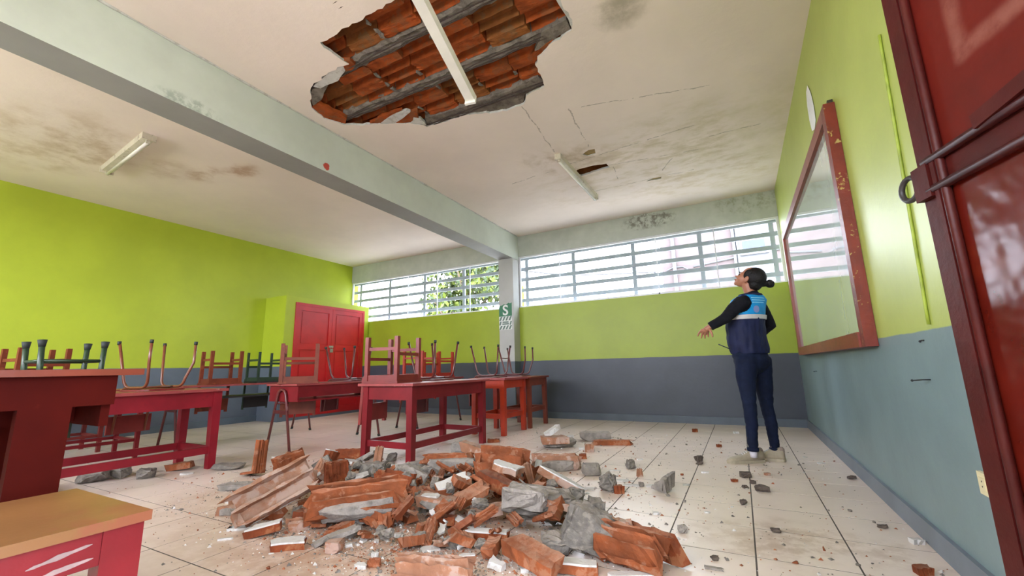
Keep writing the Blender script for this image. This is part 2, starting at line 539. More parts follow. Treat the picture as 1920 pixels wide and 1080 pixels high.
# ------------------------------------------------------------------ mesh helpers
class MB:
    def __init__(self):
        self.b = bmesh.new()

    def box(self, x0, x1, y0, y1, z0, z1, mi=0, mat=None):
        b = self.b
        vs_ = [b.verts.new((x, y, z)) for z in (z0, z1) for y in (y0, y1) for x in (x0, x1)]
        if mat is not None:
            for v in vs_:
                v.co = mat @ v.co
        for idx in ((0, 2, 3, 1), (4, 5, 7, 6), (0, 1, 5, 4), (2, 6, 7, 3), (0, 4, 6, 2), (1, 3, 7, 5)):
            f = b.faces.new([vs_[i] for i in idx])
            f.material_index = mi
        return vs_

    def cbox(self, c, s, rot=None, mi=0):
        m = Matrix.Translation(Vector(c)) @ (rot.to_matrix().to_4x4() if rot is not None else Matrix())
        return self.box(-s[0]/2, s[0]/2, -s[1]/2, s[1]/2, -s[2]/2, s[2]/2, mi, m)

    def bar(self, a, c, w, t, up=(0, 0, 1), mi=0):
        """square bar from a to c, width w across, thickness t along up"""
        a = Vector(a)
        c = Vector(c)
        d = (c-a)
        L = d.length
        d.normalize()
        up = Vector(up)
        s = d.cross(up)
        if s.length < 1e-4:
            s = d.cross(Vector((1, 0, 0)))
        s.normalize()
        u2 = s.cross(d)
        m = Matrix(((s.x, d.x, u2.x, a.x), (s.y, d.y, u2.y, a.y), (s.z, d.z, u2.z, a.z), (0, 0, 0, 1)))
        return self.box(-w/2, w/2, 0, L, -t/2, t/2, mi, m)

    def tube(self, pts, r, seg=8, mi=0, closed=False, radii=None, caps=True):
        pts = [Vector(p) for p in pts]
        n = len(pts)
        rings = []
        prev = None
        for i, p in enumerate(pts):
            if closed:
                d = (pts[(i+1) % n]-pts[i-1])
            else:
                d = pts[min(i+1, n-1)]-pts[max(i-1, 0)]
            d.normalize()
            if prev is None:
                a = d.orthogonal().normalized()
            else:
                a = (prev-d*prev.dot(d))
                a = a.normalized() if a.length > 1e-5 else d.orthogonal().normalized()
            prev = a
            c = d.cross(a)
            rr = radii[i] if radii else r
            rings.append([self.b.verts.new(p+(a*math.cos(2*PI*k/seg)+c*math.sin(2*PI*k/seg))*rr) for k in range(seg)])
        rg = range(n) if closed else range(n-1)
        for i in rg:
            A = rings[i]
            B_ = rings[(i+1) % n]
            for k in range(seg):
                f = self.b.faces.new((A[k], A[(k+1) % seg], B_[(k+1) % seg], B_[k]))
                f.material_index = mi
                f.smooth = True
        if caps and not closed:
            self.b.faces.new(rings[0][::-1]).material_index = mi
            self.b.faces.new(rings[-1]).material_index = mi

    def loft(self, rings, mi=0, caps=True, smooth=True):
        """rings: list of lists of points, same count"""
        vv = [[self.b.verts.new(p) for p in r] for r in rings]
        n = len(vv[0])
        for A, B_ in zip(vv, vv[1:]):
            for k in range(n):
                f = self.b.faces.new((A[k], A[(k+1) % n], B_[(k+1) % n], B_[k]))
                f.material_index = mi
                f.smooth = smooth
        if caps:
            self.b.faces.new(vv[0][::-1]).material_index = mi
            self.b.faces.new(vv[-1]).material_index = mi

    def prism(self, poly, z0, z1, mi=0, mat=None, mi_top=None):
        b = self.b
        lo = [b.verts.new((x, y, z0)) for x, y in poly]
        hi = [b.verts.new((x, y, z1)) for x, y in poly]
        if mat is not None:
            for v in lo+hi:
                v.co = mat @ v.co
        n = len(poly)
        f = b.faces.new(lo[::-1])
        f.material_index = mi
        f = b.faces.new(hi)
        f.material_index = mi if mi_top is None else mi_top
        for k in range(n):
            f = b.faces.new((lo[k], lo[(k+1) % n], hi[(k+1) % n], hi[k]))
            f.material_index = mi

    def sphere(self, c, r, seg=12, rings=8, mat=None, mi=0):
        if isinstance(r, (int, float)):
            r = (r, r, r)
        m = Matrix.Translation(Vector(c)) @ (mat if mat is not None else Matrix()) @ Matrix.Diagonal((r[0], r[1], r[2], 1))
        res = bmesh.ops.create_uvsphere(self.b, u_segments=seg, v_segments=rings, radius=1, matrix=m)
        for v in res['verts']:
            for f in v.link_faces:
                f.smooth = True
                f.material_index = mi

    def bevel(self, w, seg=1, ang=.5):
        es = [e for e in self.b.edges if len(e.link_faces) == 2 and e.calc_face_angle(0) > ang]
        bmesh.ops.bevel(self.b, geom=es, offset=w, segments=seg, affect='EDGES', clamp_overlap=True)
        return self

    def mesh(self, name):
        bmesh.ops.recalc_face_normals(self.b, faces=self.b.faces[:])
        me = bpy.data.meshes.new(name)
        self.b.to_mesh(me)
        self.b.free()
        return me

    def build(self, name, mats, parent=None, loc=None):
        return link(name, self.mesh(name), mats, parent, loc)


def link(name, me, mats, parent=None, loc=None):
    if mats is not None and not me.materials:
        for m in (mats if isinstance(mats, (list, tuple)) else [mats]):
            me.materials.append(M[m] if isinstance(m, str) else m)
    o = bpy.data.objects.new(name, me)
    col.objects.link(o)
    if parent is not None:
        o.parent = parent
    if loc is not None:
        o.location = loc
    return o


def tag(o, label=None, cat=None, group=None, kind=None):
    if label:
        o['label'] = label
    if cat:
        o['category'] = cat
    if group:
        o['group'] = group
    if kind:
        o['kind'] = kind
    return o


def empty(name, loc=(0, 0, 0), rz=0):
    o = bpy.data.objects.new(name, None)
    o.empty_display_size = .1
    col.objects.link(o)
    o.location = loc
    o.rotation_euler = (0, 0, rz)
    return o


KIDS = {}


def copy_tree(o, parent=None):
    c = o.copy()
    col.objects.link(c)
    c.parent = parent
    for ch in list(o.children):
        copy_tree(ch, c)
    return c


def boxo(name, x0, x1, y0, y1, z0, z1, mats, parent=None, bev=0):
    m = MB()
    m.box(x0, x1, y0, y1, z0, z1)
    if bev:
        m.bevel(bev)
    return m.build(name, mats, parent)


def struct(o, label, cat):
    tag(o, label, cat, None, 'structure')
    return o


# ------------------------------------------------------------------ the room
floor = boxo('floor', XL-.2, XR+.2, YN-.2, YW+.2, -.12, -.0012, 'grout')
struct(floor, 'cream ceramic tiled classroom floor under the fallen rubble', 'floor')
# tiles
TP = 0.3685
GX0, GY0 = 0.337, 2.245
tiles = []
ix0, ix1 = -23, 2
xs = [GX0+TP*k for k in range(-24, 2)]
ys = [GY0+TP*k for k in range(-12, 14)]
for i in range(len(xs)-1+1):
    for j in range(len(ys)-1):
        x0 = xs[i]
        x1 = x0+TP
        y0, y1 = ys[j], ys[j+1]
        x0, x1, y0, y1 = max(x0, XL), min(x1, XR), max(y0, YN), min(y1, YW)
        if x1-x0 < .02 or y1-y0 < .02:
            continue
        pts = [project((x, y, 0)) for x, y in ((x0, y0), (x1, y0), (x1, y1), (x0, y1))]
        area = 0
        if all(pts) and any(-40 < p[0] < 1960 and p[1] < 1120 for p in pts):
            for k in range(4):
                a, b = pts[k], pts[(k+1) % 4]
                area += a[0]*b[1]-b[0]*a[1]
            area = abs(area)/2
        tiles.append((area, x0, x1, y0, y1))
tiles.sort(reverse=True)
g = .007
tm = MB()
tm.box(-.5, .5, -.5, .5, -.008, 0)
tile_me = tm.mesh('tile')
tile_me.materials.append(M['tile'])
for n, (a, x0, x1, y0, y1) in enumerate(tiles[:290]):
    o = bpy.data.objects.new('tile', tile_me)
    col.objects.link(o)
    o.parent = floor
    o.location = ((x0+x1)/2, (y0+y1)/2, random.Random(n).uniform(-.0006, .0004))
    o.scale = (x1-x0-g, y1-y0-g, 1)
m = MB()
for a, x0, x1, y0, y1 in tiles[290:]:
    m.box(x0+g/2, x1-g/2, y0+g/2, y1-g/2, -.008, 0)
tag(m.build('tile_field', 'tile', floor), kind='stuff')

# left wall
w = boxo('wall_left', XL-.2, XL, YN-.2, YW+.2, 0, H+.5, 'wall_left')
struct(w, 'lime green and slate painted wall on the left of the classroom', 'wall')
b = boxo('baseboard_left', XL, XL+.015, YN, 4.69, 0, .1, None, None, .004)
b.data.materials.append(pmat('slate_skirting_left', '56646f', .45, .1, 4))
struct(b, 'slate grey skirting strip along the left lime green wall', 'baseboard')
# right wall with doorway
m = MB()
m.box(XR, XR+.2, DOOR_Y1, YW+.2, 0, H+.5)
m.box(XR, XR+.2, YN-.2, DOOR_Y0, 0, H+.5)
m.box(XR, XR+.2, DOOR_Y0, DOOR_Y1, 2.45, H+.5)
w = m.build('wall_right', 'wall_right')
struct(w, 'lime over blue-grey painted wall holding the whiteboard on the right', 'wall')
m = MB()
m.box(XR-.018, XR, DOOR_Y1+.05, YW, 0, .1)
m.bevel(.005)
b = m.build('baseboard_right', None)
b.data.materials.append(pmat('bluegrey_skirting_right', '6d7680', .5, .12, 4))
struct(b, 'grey skirting strip below the whiteboard wall', 'baseboard')
# far (window) wall
m = MB()
m.box(XL, XR, YW, YW+.2, 0, ZS)
m.box(XL, XR, YW, YW+.2, ZL, H+.5)
m.box(BX0, BX1, YW, YW+.2, ZS, ZL)
w = m.build('wall_far', 'wall_far')
struct(w, 'far wall with lime and slate bands below the barred windows', 'wall')
m = MB()
m.box(BX1, XR-.018, YW-.018, YW, 0, .1)
m.box(-7.08, BX0, YW-.018, YW, 0, .1)
m.bevel(.005)
b = m.build('baseboard_far', None)
b.data.materials.append(pmat('slate_skirting_far', '4c565f', .5, .12, 4))
struct(b, 'dark slate skirting strip along the far window wall', 'baseboard')
# wall behind the camera: window openings added to brighten the room
m = MB()
m.box(XL, XR, YN-.2, YN, 0, NZ0)
m.box(XL, XR, YN-.2, YN, NZ1, H+.5)
for x0, x1 in ((XL, -7.2), (BX0, BX1), (.2, XR)):
    m.box(x0, x1, YN-.2, YN, NZ0, NZ1)
w = m.build('wall_near', 'wall_left')
struct(w, 'corridor side wall behind the viewer with a window band added for light', 'wall')


# ceiling with holes ------------------------------------------------------
def cpt(x, y):
    p = at(560+x/3.556, y/3.556, H)
    return (p.x, p.y)


raw = [(640, 0), (560, 50), (450, 110), (360, 165), (270, 210), (180, 265), (145, 290), (205, 345), (290, 400), (330, 425), (280, 440), (180, 500), (90, 570), (75, 640),
       (90, 720), (170, 790), (310, 835), (430, 835), (545, 825), (640, 825), (740, 825), (800, 830), (860, 845), (960, 820), (1100, 770), (1250, 755), (1380, 740), (1500, 700),
       (1510, 640), (1640, 575), (1620, 510), (1575, 440), (1600, 380), (1680, 300), (1820, 200), (1830, 130), (1760, 40), (1740, 0)]
hole = [cpt(*q) for q in raw]+[(-.80, 2.0), (-.86, 1.76), (-1.1, 1.71), (-1.4, 1.74), (-1.6, 1.70)]


def jag(poly, step, amp, seed):
    rnd = random.Random(seed)
    out = []
    for k in range(len(poly)):
        a = Vector(poly[k])
        c = Vector(poly[(k+1) % len(poly)])
        n = max(1, int((c-a).length/step))
        for i in range(n):
            p = a.lerp(c, i/n)
            out.append((p.x+rnd.uniform(-amp, amp), p.y+rnd.uniform(-amp, amp)))
    return out


hole = jag(hole, .035, .010, 3)
P2 = lambda x, y: at(x, y, H).to_2d()
slot = jag([tuple(P2(*q)) for q in ((1074, 327), (1082, 318), (1110, 311), (1138, 307), (1143, 314), (1128, 318), (1090, 330))], .05, .006, 5)
chip = jag([tuple(P2(*q)) for q in ((1091, 290), (1104, 281), (1115, 279), (1117, 288), (1102, 293))], .05, .006, 6)
crack = jag([tuple(P2(*q)) for q in ((1212, 340), (1225, 334), (1241, 331), (1240, 335), (1224, 338))], .05, .004, 7)


def slab_with_holes(name, rects, holes, z0, z1, mats):
    bm = MB()
    loops = [[Vector((x, y, 0)) for x, y in rects]]+[[Vector((x, y, 0)) for x, y in h] for h in holes]
    flat = [v for l in loops for v in l]
    tris = tessellate_polygon(loops)
    lo = [bm.b.verts.new((v.x, v.y, z0)) for v in flat]
    hi = [bm.b.verts.new((v.x, v.y, z1)) for v in flat]
    for t in tris:
        try:
            bm.b.faces.new([lo[i] for i in t])
            bm.b.faces.new([hi[i] for i in t])
        except ValueError:
            pass
    s = 0
    for l in loops:
        n = len(l)
        for k in range(n):
            try:
                f = bm.b.faces.new((lo[s+k], lo[s+(k+1) % n], hi[s+(k+1) % n], hi[s+k]))
                if s > 0:
                    f.material_index = 1
            except ValueError:
                pass
        s += n
    return bm


rect = [(BX1, YN-.2), (XR+.1, YN-.2), (XR+.1, YW+.1), (BX1, YW+.1)]
ceil = slab_with_holes('ceiling', rect, [hole, slot, chip, crack], H, H+.022, None)
ceil.box(XL-.1, BX0, YN-.2, YW+.1, H, H+.022)
ceil = ceil.build('ceiling', ['ceiling', 'plaster'])
struct(ceil, 'off-white stained ceiling plaster with a big broken hole', 'ceiling')
rf = boxo('roof_slab', XL-.2, XR+.2, YN-.2, YW+.2, H+.20, H+.3, 'slab_concrete', ceil)
# side closing so no daylight leaks into the ceiling cavity
# exposed concrete joists with reinforcement
JY = [1.58, 2.05, 2.52, 2.99]
rnd = random.Random(11)
for jy in JY:
    m = MB()
    n = 44
    prof = []
    for i in range(n+1):
        x = -3.35+(XR+3.3)*i/n*.62
        d = rnd.uniform(-.01, .012)
        e = rnd.uniform(-.008, .008)
        h0 = H+.026+rnd.uniform(-.004, .014)
        prof.append([(x, jy-.055+d, H+.2), (x, jy-.055+d, h0+.015), (x, jy-.03+e, h0), (x, jy-.008, h0+rnd.uniform(0, .02)), (x, jy+.02+e, h0), (x, jy+.055+e, h0+.015), (x, jy+.055+e, H+.2)])
    m.loft(prof, smooth=False)
    m.build('joist', 'slab_concrete', ceil)
    for dy in (-.018, .016):
        m = MB()
        pts = []
        for i in range(30):
            x = -3.34+2.6*i/29
            pts.append((x, jy+dy+.006*math.sin(i*.9+dy*90), H+.02-.012*math.sin(PI*i/29)+.004*math.sin(i*1.7)))
        m.tube(pts, .0055, 6)
        m.build('reinforcing_bar', 'rebar', ceil)
# hollow clay blocks, lower skin broken away: ribbed undersides
BL = .33


def clay_block(seed, yw, broken):
    """ribbed block, length BL along x, width yw along y, origin at its underside centre, z up"""
    rr = random.Random(seed)
    m = MB()
    ny = 28
    nx = 7
    nr = 4
    depth = [rr.uniform(.05, .11) for _ in range(nr)]
    rings = []
    for i in range(nx):
        x = -BL/2+.006+(BL-.012)*i/(nx-1)
        top = []
        bot = []
        for j in range(ny+1):
            t = j/ny
            y = -yw/2+yw*t
            ph = t*nr
            k = min(nr-1, int(ph))
            fr = ph-k
            # a rib stub hangs down at each cell border, hollow arches between
            arch = 1-(2*fr-1)**4
            z = .03+depth[k]*arch+.006*noise.noise(Vector((x*14+seed, y*14, 0)))
            if rr.random() < .08:
                z += rr.uniform(-.008, .01)
            if (seed*7+k) % 4 in broken and abs(fr-.5) < .5:
                z = .028+.010*noise.noise(Vector((x*18+seed, y*25, 3)))+(.02 if i in (0, nx-1) else 0)*rr.random()
            bot.append((x+rr.uniform(-.003, .003), y, z))
        for j in range(ny, -1, -1):
            top.append((x, -yw/2+yw*j/ny, .17))
        rings.append(bot+top)
    m.loft(rings, smooth=False)
    return m


def ragged0(l, w_, seed):
    rr = random.Random(seed)
    return [(math.cos(t)*l/2*rr.uniform(.8, 1), math.sin(t)*w_/2*rr.uniform(.8, 1)) for t in [2*PI*i/12 for i in range(12)]]


bi = 0
for r_, (y0, y1) in enumerate(((1.63, 2.0), (2.1, 2.47), (2.57, 2.94))):
    off = (0, .03, .0)[r_]
    for k in range(8):
        x1 = -.74-off-k*BL
        xc = x1-BL/2
        if xc < -3.3:
            continue
        bi += 1
        broken = ({0, 2}, {1}, {3}, {0}, {2}, set(), {1, 3})[(bi*5) % 7]
        mb = clay_block(bi, y1-y0-.012, broken)
        o = mb.build('clay_block', 'ceiling_clay' if (bi*3) % 5 else 'ceiling_clay2', ceil)
        o.location = (xc, (y0+y1)/2, H+.008+random.Random(bi).uniform(0, .02))
for k in range(26):
    rr = random.Random(900+k)
    r_ = k % 3
    y0, y1 = ((1.63, 2.0), (2.1, 2.47), (2.57, 2.94))[r_]
    xx = -.74-(0, .03, 0)[r_]-BL*rr.randrange(0, 7)
    m = MB()
    sx_, sy_, sz_ = rr.uniform(.02, .05), rr.uniform(.04, .09), rr.uniform(.02, .035)
    for _ in range(14):
        m.b.verts.new((rr.uniform(-1, 1)*sx_/2, rr.uniform(-1, 1)*sy_/2, rr.uniform(-1, 1)*sz_/2))
    q_ = bmesh.ops.convex_hull(m.b, input=m.b.verts[:])
    bmesh.ops.delete(m.b, geom=list({g for g in q_['geom_interior']+q_['geom_unused'] if isinstance(g, bmesh.types.BMVert)}), context='VERTS')
    m.build('mortar_dab', 'slab_concrete', ceil, (xx, rr.uniform(y0+.03, y1-.03), H+.04))
# the blocks above the small slot
m = MB()
c = at(1110, 318, H)
m.box(c.x-.45, c.x+.4, c.y-.14, c.y+.14, H+.13, H+.16)
m.box(c.x-.45, c.x+.4, c.y-.14, c.y-.12, H+.024, H+.13)
m.box(c.x-.45, c.x+.4, c.y+.12, c.y+.14, H+.024, H+.13)
m.box(c.x-.47, c.x-.22, c.y-.12, c.y+.12, H+.024, H+.05)
m.build('slot_clay_block', 'ceiling_clay2', ceil)
for px_, py_, r_ in ((1104, 286, .14), (1227, 335, .14)):
    c = at(px_, py_, H)
    m = MB()
    m.prism(ragged0(r_*2, r_*1.4, px_), H+.012, H+.02, mat=Matrix.Translation((c.x, c.y, 0)))
    m.build('bare_patch', 'bare_patch', ceil)
# ragged tongues of clay skin and plaster still clinging round the rim
rim = [('clay', [(90, 720), (130, 690), (230, 745), (320, 790), (310, 830), (170, 790)], .02), ('slab', [(75, 640), (90, 600), (190, 575), (160, 650), (130, 690), (95, 715)], .022),
       ('clay', [(290, 415), (340, 410), (375, 440), (360, 475), (310, 485)], .016), ('clay', [(180, 520), (230, 495), (275, 505), (265, 535), (200, 545)], .016),
       ('slab', [(860, 840), (840, 800), (1040, 745), (1230, 680), (1400, 620), (1600, 520), (1640, 570), (1510, 640), (1500, 700), (1380, 740), (1250, 755), (1100, 770), (960, 820)], .05),
       ('clay', [(640, 820), (700, 760), (790, 740), (800, 800), (740, 825)], .018), ('clay', [(470, 828), (560, 780), (640, 745), (690, 740), (600, 790), (545, 825)], .018),
       ('plaster', [(550, 822), (620, 770), (720, 740), (740, 750), (680, 800), (640, 825)], .01), ('plaster', [(745, 824), (770, 785), (815, 795), (850, 840), (800, 830)], .01),
       ('slab', [(1575, 345), (1620, 230), (1780, 140), (1815, 200), (1690, 280), (1640, 330)], .03), ('clay', [(1560, 380), (1610, 330), (1690, 270), (1660, 310), (1590, 400), (1570, 430)], .018),
       ('plaster', [(1715, 0), (1760, 0), (1835, 130), (1825, 195), (1790, 130)], .012),
       ('plaster', [(185, 505), (240, 440), (290, 425), (310, 480), (260, 540), (150, 590), (95, 580)], .008)]
for k, (kind, poly, dz) in enumerate(rim):
    m = MB()
    pl = jag([cpt(*q) for q in poly], .05, .008, 50+k)
    m.prism(pl, H+dz*.4, H+dz+.02)
    bmesh.ops.triangulate(m.b, faces=[f for f in m.b.faces if len(f.verts) > 4])
    m.build({'clay': 'clay_skin', 'slab': 'mortar_rim', 'plaster': 'plaster_tongue'}[kind], {'clay': 'ceiling_clay', 'slab': 'slab_concrete', 'plaster': 'plaster'}[kind], ceil)

# beam, column
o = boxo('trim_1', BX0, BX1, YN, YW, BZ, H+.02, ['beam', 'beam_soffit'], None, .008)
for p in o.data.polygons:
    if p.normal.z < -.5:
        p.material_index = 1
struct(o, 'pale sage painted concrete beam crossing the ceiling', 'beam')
m = MB()
m.box(BX0, BX1, YW-.22, YW+.02, 0, BZ+.01)
m.bevel(.008)
o = m.build('trim_2', None)
cm = NT('grey_column_paint')
pp = cm.pos()
sp = cm.n('ShaderNodeSeparateXYZ')
cm.l(pp, sp.inputs[0])
n_ = cm.rng(cm.noise(pp, 2, 4), .3, .7)
a_ = lin('a9aaa6')
cm.color(cm.mix(cm.rng(sp.outputs[2], .93, .937, smooth=False), lin('5a646c'), cm.mix(n_, [x*.93 for x in a_], [x*1.06 for x in a_])))
cm.b.inputs['Roughness'].default_value = .6
o.data.materials.append(cm.m)
struct(o, 'grey concrete column between the two barred windows', 'column')
# plaster lip on top of right beam edge
m = MB()
rr = random.Random(4)
pts = [(BX1+.008, YN+.1+(YW-YN-.15)*i/60, H-.004+rr.uniform(-.003, .003)) for i in range(61)]
m.tube(pts, .008, 6, radii=[rr.uniform(.004, .012) for _ in pts])
o = m.build('trim_3', 'plaster')
struct(o, 'thin white plaster bead where the beam meets the ceiling', 'trim')


# ------------------------------------------------------------------ windows
def window(name, x0, x1, verts, panes, label, sliders):
    root = empty(name, (x0, YW, ZS))
    struct(root, label, 'window')

    def add(nm, mb, mat):
        o = mb.build(nm, mat, root)
        o.matrix_parent_inverse = Matrix.Translation((-x0, -YW, -ZS))
        return o
    for nm, bx in (('frame_head', (x0, x1, YW+.02, YW+.06, ZL-.03, ZL)), ('frame_sill', (x0, x1, YW+.02, YW+.06, ZS, ZS+.022)), ('frame_jamb', (x0, x0+.03, YW+.02, YW+.06, ZS+.022, ZL-.03)),
                   ('frame_jamb', (x1-.03, x1, YW+.02, YW+.06, ZS+.022, ZL-.03)), ('sill_ledge', (x0, x1, YW+.06, YW+.2, ZS-.02, ZS+.008))):
        mb = MB()
        mb.box(*bx)
        mb.bevel(.003)
        add(nm, mb, 'alu')
    ed = [x0+.03]+panes+[x1-.03]
    for i in range(len(ed)-1):
        mb = MB()
        yy = YW+(.034 if i % 2 else .046)
        mb.box(ed[i]-.01, ed[i+1]+.01, yy-.002, yy+.002, ZS+.022, ZL-.03)
        add('pane', mb, 'glass')
        if i in sliders:
            mb = MB()
            mb.box(ed[i]-.01, ed[i+1]+.01, YW+.012, YW+.03, ZS-.004, ZS+.03)
            mb.bevel(.003)
            o = add('slider_rail', mb, 'alu')
            mb = MB()
            cx = (ed[i]+ed[i+1])/2
            mb.box(cx-.02, cx+.02, YW+.0, YW+.014, ZS+.012, ZS+.045)
            mb.bevel(.004)
            add('latch', mb, 'steel')
    for x in panes:
        mb = MB()
        mb.box(x-.006, x+.006, YW+.028, YW+.05, ZS+.02, ZL-.03)
        add('glass_edge', mb, 'alu')
    for x in verts:
        mb = MB()
        mb.box(x-.03, x+.03, YW+.115, YW+.145, ZS, ZL)
        add('grille_upright', mb, 'grille')
    for z in (2.79, 2.595, 2.4, 2.205, 2.015):
        mb = MB()
        mb.box(x0, x1, YW+.1, YW+.115, z-.031, z+.031)
        add('grille_bar', mb, 'grille')
    return root


window('window_1', XL, BX0, [-7.5, -6.61, -5.64, -4.66, -3.72], [-6.02, -5.25, -4.46], 'barred aluminium window on the left showing a leafy tree outside', (2,))
window('window_2', BX1, XR, [-3.27, -2.37, -1.35, -.353, .58], [-2.6, -.98, -.15], 'barred aluminium window on the right above the woman', (1, 2))


# sign on the column --------------------------------------------------------
def text_mesh(body, size, ext):
    cu = bpy.data.curves.new('lettering', 'FONT')
    cu.body = body
    cu.size = size
    cu.extrude = ext
    cu.align_x = 'CENTER'
    cu.align_y = 'CENTER'
    cu.offset = size*.018
    t = bpy.data.objects.new('lettering', cu)
    col.objects.link(t)
    me = bpy.data.meshes.new_from_object(t)
    bpy.data.objects.remove(t)
    bpy.data.curves.remove(cu)
    return me


YC = YW-.22
sg = at(948, 596, 0)
s1 = aty(948, 596, YC)
sw, sh_t, sh_b = .255, .245, .285
root = empty('safety_sign', (s1.x, YC, 0))
tag(root, 'green safe zone sign with a white letter S on the column', 'sign')
zt = aty(949, 572, YC).z
zm = aty(949, 593, YC).z
zb = aty(949, 618, YC).z


def addp(nm, mb, mat, par=root):
    o = mb.build(nm, mat, par)
    return o


m = MB()
rr = random.Random(8)
top_e = [(-sw/2+sw*i/8, zt+.035*(i/8)+rr.uniform(-.012, .012)-(.02 if i < 2 else 0)) for i in range(9)]
poly = [(-sw/2, zm), (sw/2, zm)]+top_e[::-1]
mat_xz = Matrix(((1, 0, 0, 0), (0, 0, -1, 0), (0, 1, 0, 0), (0, 0, 0, 1)))
m.prism(poly, .0005, .0035, mat=mat_xz)
addp('green_panel', m, 'sign_green')
m = MB()
m.box(-sw/2, sw/2, -.0035, -.0005, zb, zm)
addp('striped_panel', m, 'sign_white')
# diagonal stripes along the top and bottom edges of the lower panel
hh = (zm-zb)


def stripe(xa, za, z2, w_, lean):
    m = MB()
    p = [(max(-sw/2, min(sw/2, x)), z) for x, z in ((xa, za), (xa+w_, za), (xa+w_+lean, z2), (xa+lean, z2))]
    m.prism(p, .0035, .0048, mat=mat_xz)
    return addp('stripe', m, 'sign_grey')


for k in range(-1, 5):
    x = -sw/2+k*.062
    if -sw/2-.03 < x < sw/2-.02:
        stripe(x, zb+.004, zb+hh*.30, .034, .035)
        stripe(x, zb+hh*.68, zm-.004, .034, .035)
stripe(-sw/2, zb+hh*.34, zb+hh*.62, .03, .02)
stripe(sw/2-.05, zb+hh*.34, zb+hh*.62, .03, .02)
for zz, w_ in ((.56, .12), (.42, .13)):
    m = MB()
    m.box(-w_/2, w_/2, -.0048, -.0035, zb+hh*(zz-.05), zb+hh*(zz+.05))
    addp('text_line', m, 'sign_grey')
me = text_mesh('S', .25, .001)
o = link('letter', me, 'sign_white', root)
o.rotation_euler = (R(90), 0, 0)
o.location = (0, -.0045, (zm+zt)/2+.0)
o['label'] = 'white capital letter S'

# ------------------------------------------------------------------ closet in the left corner
CX, CY0, CZ = -7.08, 4.69, 2.2
root = empty('built_in_closet', ((CX+XL)/2, (CY0+YW)/2, 0))
tag(root, 'lime green built-in corner closet with red panelled double doors', 'closet')
PINV = Matrix.Translation(-root.location)


def cadd(nm, mb, mat, par=None):
    o = mb.build(nm, mat, par or root)
    if par is None:
        o.matrix_parent_inverse = PINV
    return o


m = MB()
DY0, DY1, DZ0, DZ1 = 4.88, 6.5, .05, 2.1
m.box(XL+.003, CX, CY0, CY0+.08, 0, CZ)
m.box(CX-.08, CX, CY0+.08, DY0, 0, CZ)
m.box(CX-.08, CX, DY1, YW-.02, 0, CZ)
m.box(CX-.08, CX, DY0, DY1, DZ1, CZ)
m.box(CX-.08, CX, DY0, DY1, 0, DZ0)
m.box(XL+.003, CX-.08, CY0+.08, YW-.02, CZ-.06, CZ)
cadd('body', m, 'wall_left')
m = MB()
fw = .05
for bx in ((CX-.05, CX+.012, DY0, DY0+fw, DZ0, DZ1), (CX-.05, CX+.012, DY1-fw, DY1, DZ0, DZ1), (CX-.05, CX+.012, DY0+fw, DY1-fw, DZ1-fw, DZ1)):
    m.box(*bx)
m.bevel(.004)
cadd('door_frame', m, 'closet_red')
mid = (DY0+DY1)/2
for s, (y0, y1) in enumerate(((DY0+fw, mid-.002), (mid+.002, DY1-fw))):
    m = MB()
    m.box(CX-.035, CX-.012, y0, y1, DZ0, DZ1-fw)
    d = cadd('door', m, 'closet_red')
    st = .075
    rails = [('stile', y0, y0+st, DZ0, DZ1-fw), ('stile', y1-st, y1, DZ0, DZ1-fw), ('rail', y0+st, y1-st, DZ0, DZ0+.12), ('rail', y0+st, y1-st, DZ1-fw-.09, DZ1-fw), ('rail', y0+st, y1-st, 1.24, 1.33)]
    for nm, a, b_, z0, z1 in rails:
        m = MB()
        m.box(CX-.012, CX+.006, a, b_, z0, z1)
        m.bevel(.005)
        m.build(nm, 'closet_red', d)
    for z0, z1 in ((DZ0+.12, 1.24), (1.33, DZ1-fw-.09)):
        m = MB()
        m.box(CX-.013, CX-.005, y0+st+.03, y1-st-.03, z0+.03, z1-.03)
        m.bevel(.006)
        m.build('panel', 'closet_red', d)
m = MB()
m.box(CX+.006, CX+.012, mid-.05, mid+.05, 1.29, 1.33)
m.bevel(.002)
cadd('hasp', m, 'steel')
m = MB()
m.box(CX+.012, CX+.032, mid-.03, mid+.03, 1.2, 1.27)
m.bevel(.006)
m.tube([(CX+.022, mid+.02*math.cos(t), 1.27+.03*math.sin(t)) for t in [PI*i/8 for i in range(9)]], .005, 6)
cadd('padlock', m, 'steel')

# ------------------------------------------------------------------ open steel door on the right
edge = Vector((.445, 1.302, 0))
ang = R(-12.0)
droot = empty('door_1', (edge.x, edge.y, 0))
# local frame: -x runs back to the hinge, -y is the visible face, z up
hd = Vector((math.sin(R(15)), -math.cos(R(15)), 0))          # towards the hinge
vd = Vector((-math.cos(R(15)), -math.sin(R(15)), 0))         # visible face normal (to the room)
droot.matrix_world = Matrix(((-hd.x, -vd.x, 0, edge.x), (-hd.y, -vd.y, 0, edge.y), (0, 0, 1, 0), (0, 0, 0, 1)))
struct(droot, 'open maroon steel door with padlock ring standing at the right edge', 'door')
DW, DH = .9, 2.4
ZB = 1.235


def dadd(nm, mb, mat):
    return mb.build(nm, mat, droot)


